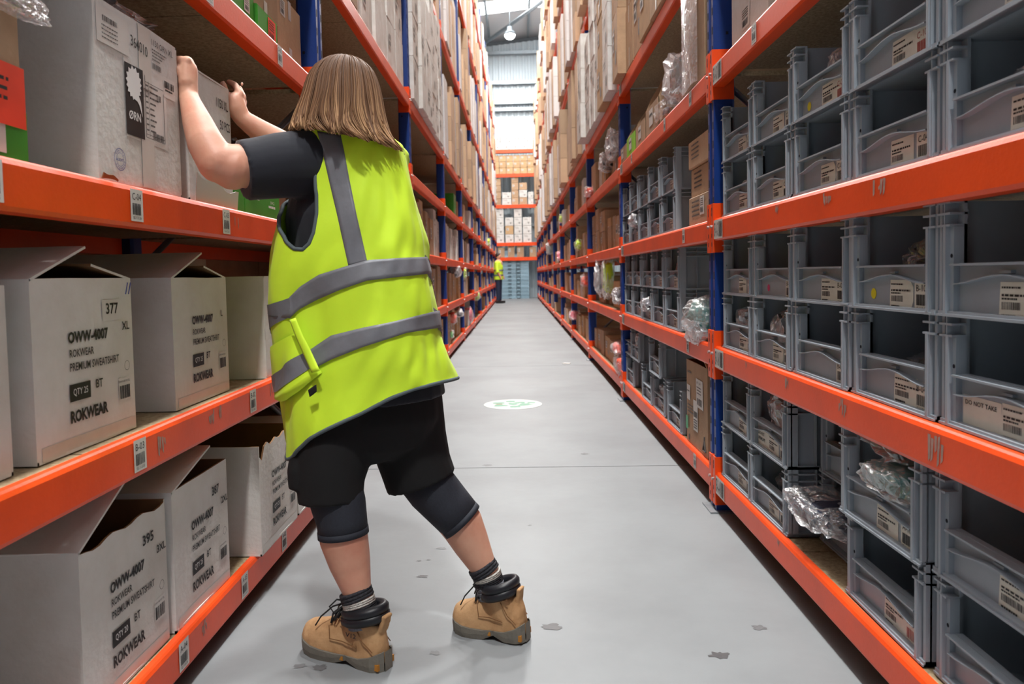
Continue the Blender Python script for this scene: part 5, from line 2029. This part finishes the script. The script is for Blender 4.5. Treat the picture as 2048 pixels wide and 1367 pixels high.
def vest_pt(t, r, off=0.0):
    """t: angle (pi = left edge, 3pi/2 = middle of the back, 2pi = right edge); r: row -1..9."""
    q = min(max(r + 1, 0), len(ROWS) - 1.0001)
    i = int(q)
    f = q - i
    idx = [max(i - 1, 0), i, min(i + 1, len(ROWS) - 1), min(i + 2, len(ROWS) - 1)]
    g = lambda fn: crom(*[fn(ROWS[j]) for j in idx], f)
    xl, yl = g(lambda w: w[0][0]), g(lambda w: w[0][1])
    xr, yr = g(lambda w: w[1][0]), g(lambda w: w[1][1])
    Y, d, dz = g(lambda w: w[2]), g(lambda w: w[3]), g(lambda w: w[4])
    a, b_ = P(xl, yl, Y), P(xr, yr, Y)
    c = (a + b_) * .5
    hw = (b_ - a) * .5
    ct, st = math.cos(t), math.sin(t)
    ex = .86
    ct = abs(ct) ** ex * (1 if ct > 0 else -1)
    st = abs(st) ** ex * (1 if st > 0 else -1)
    # drape: soft folds that deepen towards the hem, hem sags near the side seam
    fold = (.004 + .0045 * max(0, q) / 10) * math.sin(3 * t + q * .7) + .0035 * math.sin(7 * t - q * 1.1) * min(1, q / 4)
    fold += .014 * noise.noise(Vector((math.cos(t) * 2.2, math.sin(t) * 2.2, q * .55))) + .009 * noise.noise(Vector((math.cos(t) * 5 + q * .7, math.sin(t) * 5, q * .9 + 7)))
    rad = Vector((hw.x * ct, d * st, 0)).normalized()
    p = c + hw * ct + Vector((0, d, dz)) * st + rad * (fold * .7 + off)
    if r > 7.6:
        k = (r - 7.6) / 1.4
        tt = (t - math.pi) / math.pi
        p.z -= k * (.055 * math.exp(-((tt - .18) / .14) ** 2) + .012 * math.exp(-((tt - .45) / .18) ** 2) - .02 * math.exp(-((tt - .62) / .2) ** 2))
    return p


def in_poly(x, y, pl):
    c = False
    n = len(pl)
    for i in range(n):
        (xa, ya), (xb, yb) = pl[i], pl[(i + 1) % n]
        if (ya > y) != (yb > y) and x < (xb - xa) * (y - ya) / (yb - ya) + xa:
            c = not c
    return c


def to_px(p):
    d = p - Vector((0, 0, CAM_H))
    z = d.dot(CF)
    return CX + FPX * d.dot(CR) / z, CY - FPX * d.dot(CU) / z


_samp = []
for i in range(121):
    for j in range(141):
        t = math.pi * (0.86 + 1.2 * i / 120)
        r = -.9 + 9.9 * j / 140
        _samp.append((t, r) + to_px(vest_pt(t, r)))


def vest_at(px, py):
    best = min(_samp, key=lambda q: (q[2] - px) ** 2 + (q[3] - py) ** 2)
    t, r = best[0], best[1]
    for _ in range(5):                       # refine on the surface
        x0, y0 = to_px(vest_pt(t, r))
        x1, y1 = to_px(vest_pt(t + 1e-3, r))
        x2, y2 = to_px(vest_pt(t, r + 1e-3))
        a, b_, c, d = (x1 - x0) / 1e-3, (x2 - x0) / 1e-3, (y1 - y0) / 1e-3, (y2 - y0) / 1e-3
        det = a * d - b_ * c
        if abs(det) < 2e3:
            break
        ex, ey = px - x0, py - y0
        t += max(-.1, min(.1, (ex * d - ey * b_) / det))
        r += max(-.4, min(.4, (a * ey - c * ex) / det))
    return t, r


ARM = [(4, -.25), (22, -.02), (46, .45), (64, 1.1), (73, 1.72), (76, 2.18), (77, 2.6), (76, 3.05), (73.5, 3.28), (69, 3.38), (62, 3.3), (54, 3.08), (44, 2.75),
       (32, 2.4), (18, 2.08), (0, 1.75), (-25, 1.3), (-42, .7), (-42, -.2), (-15, -.45)]


NT, NR = 240, 160
s = MB()
grid = [[vest_pt(2 * math.pi * i / NT, -1 + 10 * j / NR) for i in range(NT)] for j in range(NR + 1)]
s.v = [tuple(p - OFF) for row in grid for p in row]
for j in range(NR):
    for i in range(NT):
        t = 360 * (i + .5) / NT - 180
        r = -1 + 10 * (j + .5) / NR
        if in_poly(t, r, ARM):
            continue
        k = (i + 1) % NT
        s.f.append((j * NT + i, j * NT + k, (j + 1) * NT + k, (j + 1) * NT + i))
        s.m.append(0)
vest = s.build('vest', VEST, worker, True)
so = vest.modifiers.new('cloth', 'SOLIDIFY')
so.thickness = 0.003
so.offset = -1


def resample(pl, n):
    L = [0]
    for a, b_ in zip(pl[:-1], pl[1:]):
        L.append(L[-1] + math.hypot(b_[0] - a[0], b_[1] - a[1]))
    out = []
    for k in range(n + 1):
        x = L[-1] * k / n
        i = max(j for j in range(len(L) - 1) if L[j] <= x + 1e-9)
        f = (x - L[i]) / max(L[i + 1] - L[i], 1e-9)
        out.append((pl[i][0] + (pl[i + 1][0] - pl[i][0]) * f, pl[i][1] + (pl[i + 1][1] - pl[i][1]) * f))
    return out


def strip(name, m, ea, eb, off=.0035, n=44, w=6, bulge=0.0, thick=.0015):
    """Patch sewn onto the vest between two measured edges."""
    A = [vest_at(*p) for p in resample(ea, n)]
    B = [vest_at(*p) for p in resample(eb, n)]
    s = MB()
    for a, b_ in zip(A, B):
        for q in range(w + 1):
            f = q / w
            e = off + bulge * math.sin(math.pi * f) * 1.0
            s.v.append(tuple(vest_pt(a[0] + (b_[0] - a[0]) * f, a[1] + (b_[1] - a[1]) * f, e) - OFF))
    for i in range(n):
        for q in range(w):
            k = i * (w + 1) + q
            s.f.append((k, k + w + 1, k + w + 2, k + 1))
            s.m.append(0)
    o = s.build(name, m, vest, True)
    so = o.modifiers.new('cloth', 'SOLIDIFY')
    so.thickness = thick
    so.offset = 0
    return o


strip('reflective_stripe', REFLECT, [(636, 262), (648, 310), (660, 365), (675, 430), (697, 533)], [(682, 270), (690, 310), (700, 365), (713, 430), (734, 524)], .0035)
strip('reflective_stripe', REFLECT, [(580, 599), (604.5, 573), (641, 549), (699, 530), (733, 520), (790, 516), (849, 513.5)],
      [(585, 636), (602, 619), (636, 600), (679, 580), (732, 561), (790, 554), (858, 546.5)], .0078)
strip('reflective_stripe', REFLECT, [(592, 724), (617, 704), (665, 670), (723, 655), (781, 643), (873, 620)], [(597, 764), (617, 745), (665, 718), (723, 694), (810, 665), (880, 654)], .0078)
# side pocket with flap, webbing loop and small black tag; clear badge pocket on the front panel


def pocket_patch(name, m, v0, v1, lift):
    s = MB()
    nu, nv = 26, 16
    for j in range(nv + 1):
        for i in range(nu + 1):
            u, v = i / nu, v0 + (v1 - v0) * j / nv
            t = 187 + 8 * v + (50 + 10 * v) * u
            r = 5.55 + (1.75 + .32 * math.sin(math.pi * u) - .15 * u) * v
            e = .005 + .026 * math.sin(math.pi * u) ** .6 * (.35 + .65 * v) * (1 if v < .96 else .3) + lift
            s.v.append(tuple(vest_pt(math.radians(t), r, e) - OFF))
    for j in range(nv):
        for i in range(nu):
            k = j * (nu + 1) + i
            s.f.append((k, k + 1, k + nu + 2, k + nu + 1))
            s.m.append(0)
    return s.build(name, m, vest, True)


pocket_patch('pocket', VEST, 0, 1, 0)
pocket_patch('pocket_stripe', REFLECT, .38, .78, .0022)
strip('webbing_loop', VEST, [(600, 638), (610, 668), (624, 702), (640, 742)], [(611, 634), (624, 668), (640, 702), (654, 738)], .030, 16, 4, .002)
strip('tag', LACE, [(634, 776), (640, 771), (648, 765)], [(637, 790), (643, 785), (649, 779)], .030, 6, 3)
for r0, r1, top, bot in ((4.02, 4.98, (586, 594), (591, 630)), (6.0, 7.0, (598, 719), (603, 759))):    # the bands run on round the front
    (ta, ra), (tb, rb) = vest_at(*top), vest_at(*bot)
    te = (ta + tb) / 2
    s = MB()
    for i in range(41):
        t = math.radians(-12) + (te - math.radians(-12)) * i / 40
        f = min(max((t - math.pi * .93) / max(te - math.pi * .93, .01), 0), 1)
        f = f * f * (3 - 2 * f)
        for q in range(5):
            ro = r0 + (r1 - r0) * q / 4
            rn = ra + (rb - ra) * q / 4
            s.v.append(tuple(vest_pt(t, ro + (rn - ro) * f, .0060) - OFF))
    for i in range(40):
        for q in range(4):
            k = i * 5 + q
            s.f.append((k, k + 5, k + 6, k + 1))
            s.m.append(0)
    s.build('reflective_stripe', REFLECT, vest, True)
# bindings
s = MB()
pts = []
for a, b_ in zip(ARM, ARM[1:] + ARM[:1]):
    for q in range(8):
        f = q / 8
        pts.append(vest_pt(math.radians(180 + a[0] + (b_[0] - a[0]) * f), a[1] + (b_[1] - a[1]) * f, .0015) - OFF)
s.tube(pts + pts[:1], (.0052), 8)
s.build('armhole_binding', BINDING, vest, True)
s = MB()
pts = [vest_pt(2 * math.pi * i / 140, 9.0, .001) - OFF for i in range(141)]
s.tube(pts, .0050, 8)
s.build('hem_binding', BINDING, vest, True)

# ---- hair: a soft cap under hundreds of strands
HR = [((684, 114), (697, 115), .018), ((660, 122), (722, 123), .055), ((637, 138), (741, 140), .085), ((621, 163), (752, 166), .102), ((612, 193), (759, 196), .110), ((601, 222), (764, 226), .112),
      ((591, 245), (771, 256), .112), ((587, 258), (784, 282), .110), ((590, 266), (804, 306), .104)]


def hair_pt(t, r, off=0.0, wav=0.0):
    q = min(max(r, 0), len(HR) - 1.0001)
    i = int(q)
    f = q - i
    idx = [max(i - 1, 0), i, min(i + 1, len(HR) - 1), min(i + 2, len(HR) - 1)]
    g = lambda fn: crom(*[fn(HR[j]) for j in idx], f)
    Y = 2.02 - .011 * q
    a, b_ = P(g(lambda w: w[0][0]), g(lambda w: w[0][1]), Y), P(g(lambda w: w[1][0]), g(lambda w: w[1][1]), Y)
    d = g(lambda w: w[2])
    c = (a + b_) * .5
    hw = (b_ - a) * .5
    t += wav
    rad = Vector((math.cos(t), math.sin(t), 0))
    return c + hw * math.cos(t) + Vector((0, d, 0)) * math.sin(t) + rad * off


s = MB()
hr = []
for j in range(33):
    hr.append([hair_pt(2 * math.pi * i / 40, 7.3 * j / 32, -.012 - .02 * (j / 32) ** 3) - OFF for i in range(40)])
s.loft(hr)
hair = s.build('hair', HAIR, worker, True)
tn = hair.data.attributes.new('tone', 'FLOAT', 'POINT')
tn.data.foreach_set('value', [.12] * len(hair.data.vertices))
s = MB()
tones = []
rnd = random.Random(9)
NS = 1500
for k in range(NS):
    t0 = rnd.uniform(math.pi * .8, math.pi * 2.2) if k % 5 else rnd.uniform(0, 2 * math.pi)
    r0 = 0.0 if k % 3 else rnd.uniform(0, 3)
    r1 = 8.0 - abs(rnd.gauss(0, .42)) - .35 * max(0, math.sin(t0 * 13 + 1)) if k % 4 else rnd.uniform(5.5, 7.8)
    base = rnd.random()
    ph, am, fq = rnd.uniform(0, 6.28), rnd.uniform(.01, .05), rnd.uniform(.7, 1.3)
    clump = math.sin(t0 * 19) * .5 + math.sin(t0 * 41 + 2) * .3
    off0 = rnd.uniform(-.006, .004) + .0035 * clump
    pts, rs, tl = [], [], []
    n = 15
    for q in range(n + 1):
        f = q / n
        r = r0 + (r1 - r0) * f
        low = max(0, (r - 3.5) / 4.5)
        w = am * low * math.sin(fq * r + ph) + .07 * low * math.sin(t0 * 9 + r * 1.5)
        off = off0 + .007 * low * math.sin(t0 * 16 + r * 1.1) * low + (.004 * low if q == n else 0)
        pts.append(hair_pt(t0, r, off, w) - OFF)
        rs.append((.0021 if 0 < q < n else .0008) * (1 - .25 * f))
        tip = max(0, (r - 2.2) / 5)  # the hair's own colour turns paler towards the strand ends
        tl.append(max(0, min(1, .10 + .26 * base + tip * (.22 + .62 * base ** 1.6) - .16 * (clump < -.35) * low)))
    s.tube(pts, rs, 5)
    for v in tl:
        tones += [v] * 5
strands = s.build('hair_strands', HAIR, hair, True)
tn = strands.data.attributes.new('tone', 'FLOAT', 'POINT')
tn.data.foreach_set('value', tones)

# ------------------------------------------------------------------ second worker far down the aisle
far = empty('person', (-0.665, 26.2, 0), math.radians(75))
tag(far, 'distant person in a yellow hi-vis jacket and dark trousers at the far left rack end', 'person')
fx = lambda x, y, z: Vector((x, y, z))
s = MB()
capsule(s, fx(0, 0, 1.05), fx(0, 0, 1.38), .13, .15)
capsule(s, fx(0, 0, 1.38), fx(.01, 0, 1.52), .07, .05)
blob(s, fx(.01, -.01, 1.64), .075, .09, .11)
capsule(s, fx(-.08, 0, .95), fx(-.09, 0, .5), .09, .06)
capsule(s, fx(-.09, 0, .5), fx(-.09, .02, .08), .06, .045)
capsule(s, fx(.08, 0, .95), fx(.09, -.02, .5), .09, .06)
capsule(s, fx(.09, -.02, .5), fx(.10, 0, .08), .06, .045)
for sg in (-1, 1):
    capsule(s, fx(sg * .17, 0, 1.40), fx(sg * .21, -.02, 1.12), .05, .04)
    capsule(s, fx(sg * .21, -.02, 1.12), fx(sg * .19, -.12, .92), .04, .03)
    capsule(s, fx(sg * .19, -.12, .92), fx(sg * .19, -.15, .84), .03, .02)
remesh_union(s, .012, 'body', SKIN, far, 2)
s = MB()
s.loft([section(fx(0, 0, z), (0, 0, 1), (1, 0, 0), a, b_, 20) for z, a, b_ in ((.82, .2, .16), (1.0, .19, .155), (1.25, .2, .16), (1.42, .2, .13), (1.5, .08, .07))])
for sg in (-1, 1):
    limb(s, [(fx(sg * .15, 0, 1.43), .07, .075), (fx(sg * .2, -.01, 1.2), .06, .065), (fx(sg * .22, -.03, 1.06), .055, .06)], 14, (1, 0, 0))
remesh_union(s, .012, 'jacket', YELLOWHV, far, 2)
s = MB()
for z in (.95, 1.12):
    s.loft([section(fx(0, 0, z + dz), (0, 0, 1), (1, 0, 0), .205, .168, 20) for dz in (0, .05)], 0, False)
s.build('reflective_stripe', REFLECT, far, True)
s = MB()
for sg in (-1, 1):
    limb(s, [(fx(sg * .07, 0, .95), .1, .11), (fx(sg * .09, 0, .5), .08, .085), (fx(sg * .095, 0, .09), .06, .065)], 14, (1, 0, 0))
remesh_union(s, .012, 'trousers', mat('navy_trousers', srgb(34, 42, 66), .85), far, 2)
s = MB()
for sg in (-1, 1):
    s.box(sg * .095 - .045, sg * .095 + .045, -.19, .08, 0, .08)
s.build('shoe', LACE, far)
blob_ = MB()
blob(blob_, fx(.01, .01, 1.675), .084, .095, .09)
blob_.build('hair', mat('dark_hair', srgb(40, 32, 28), .6), far, True)
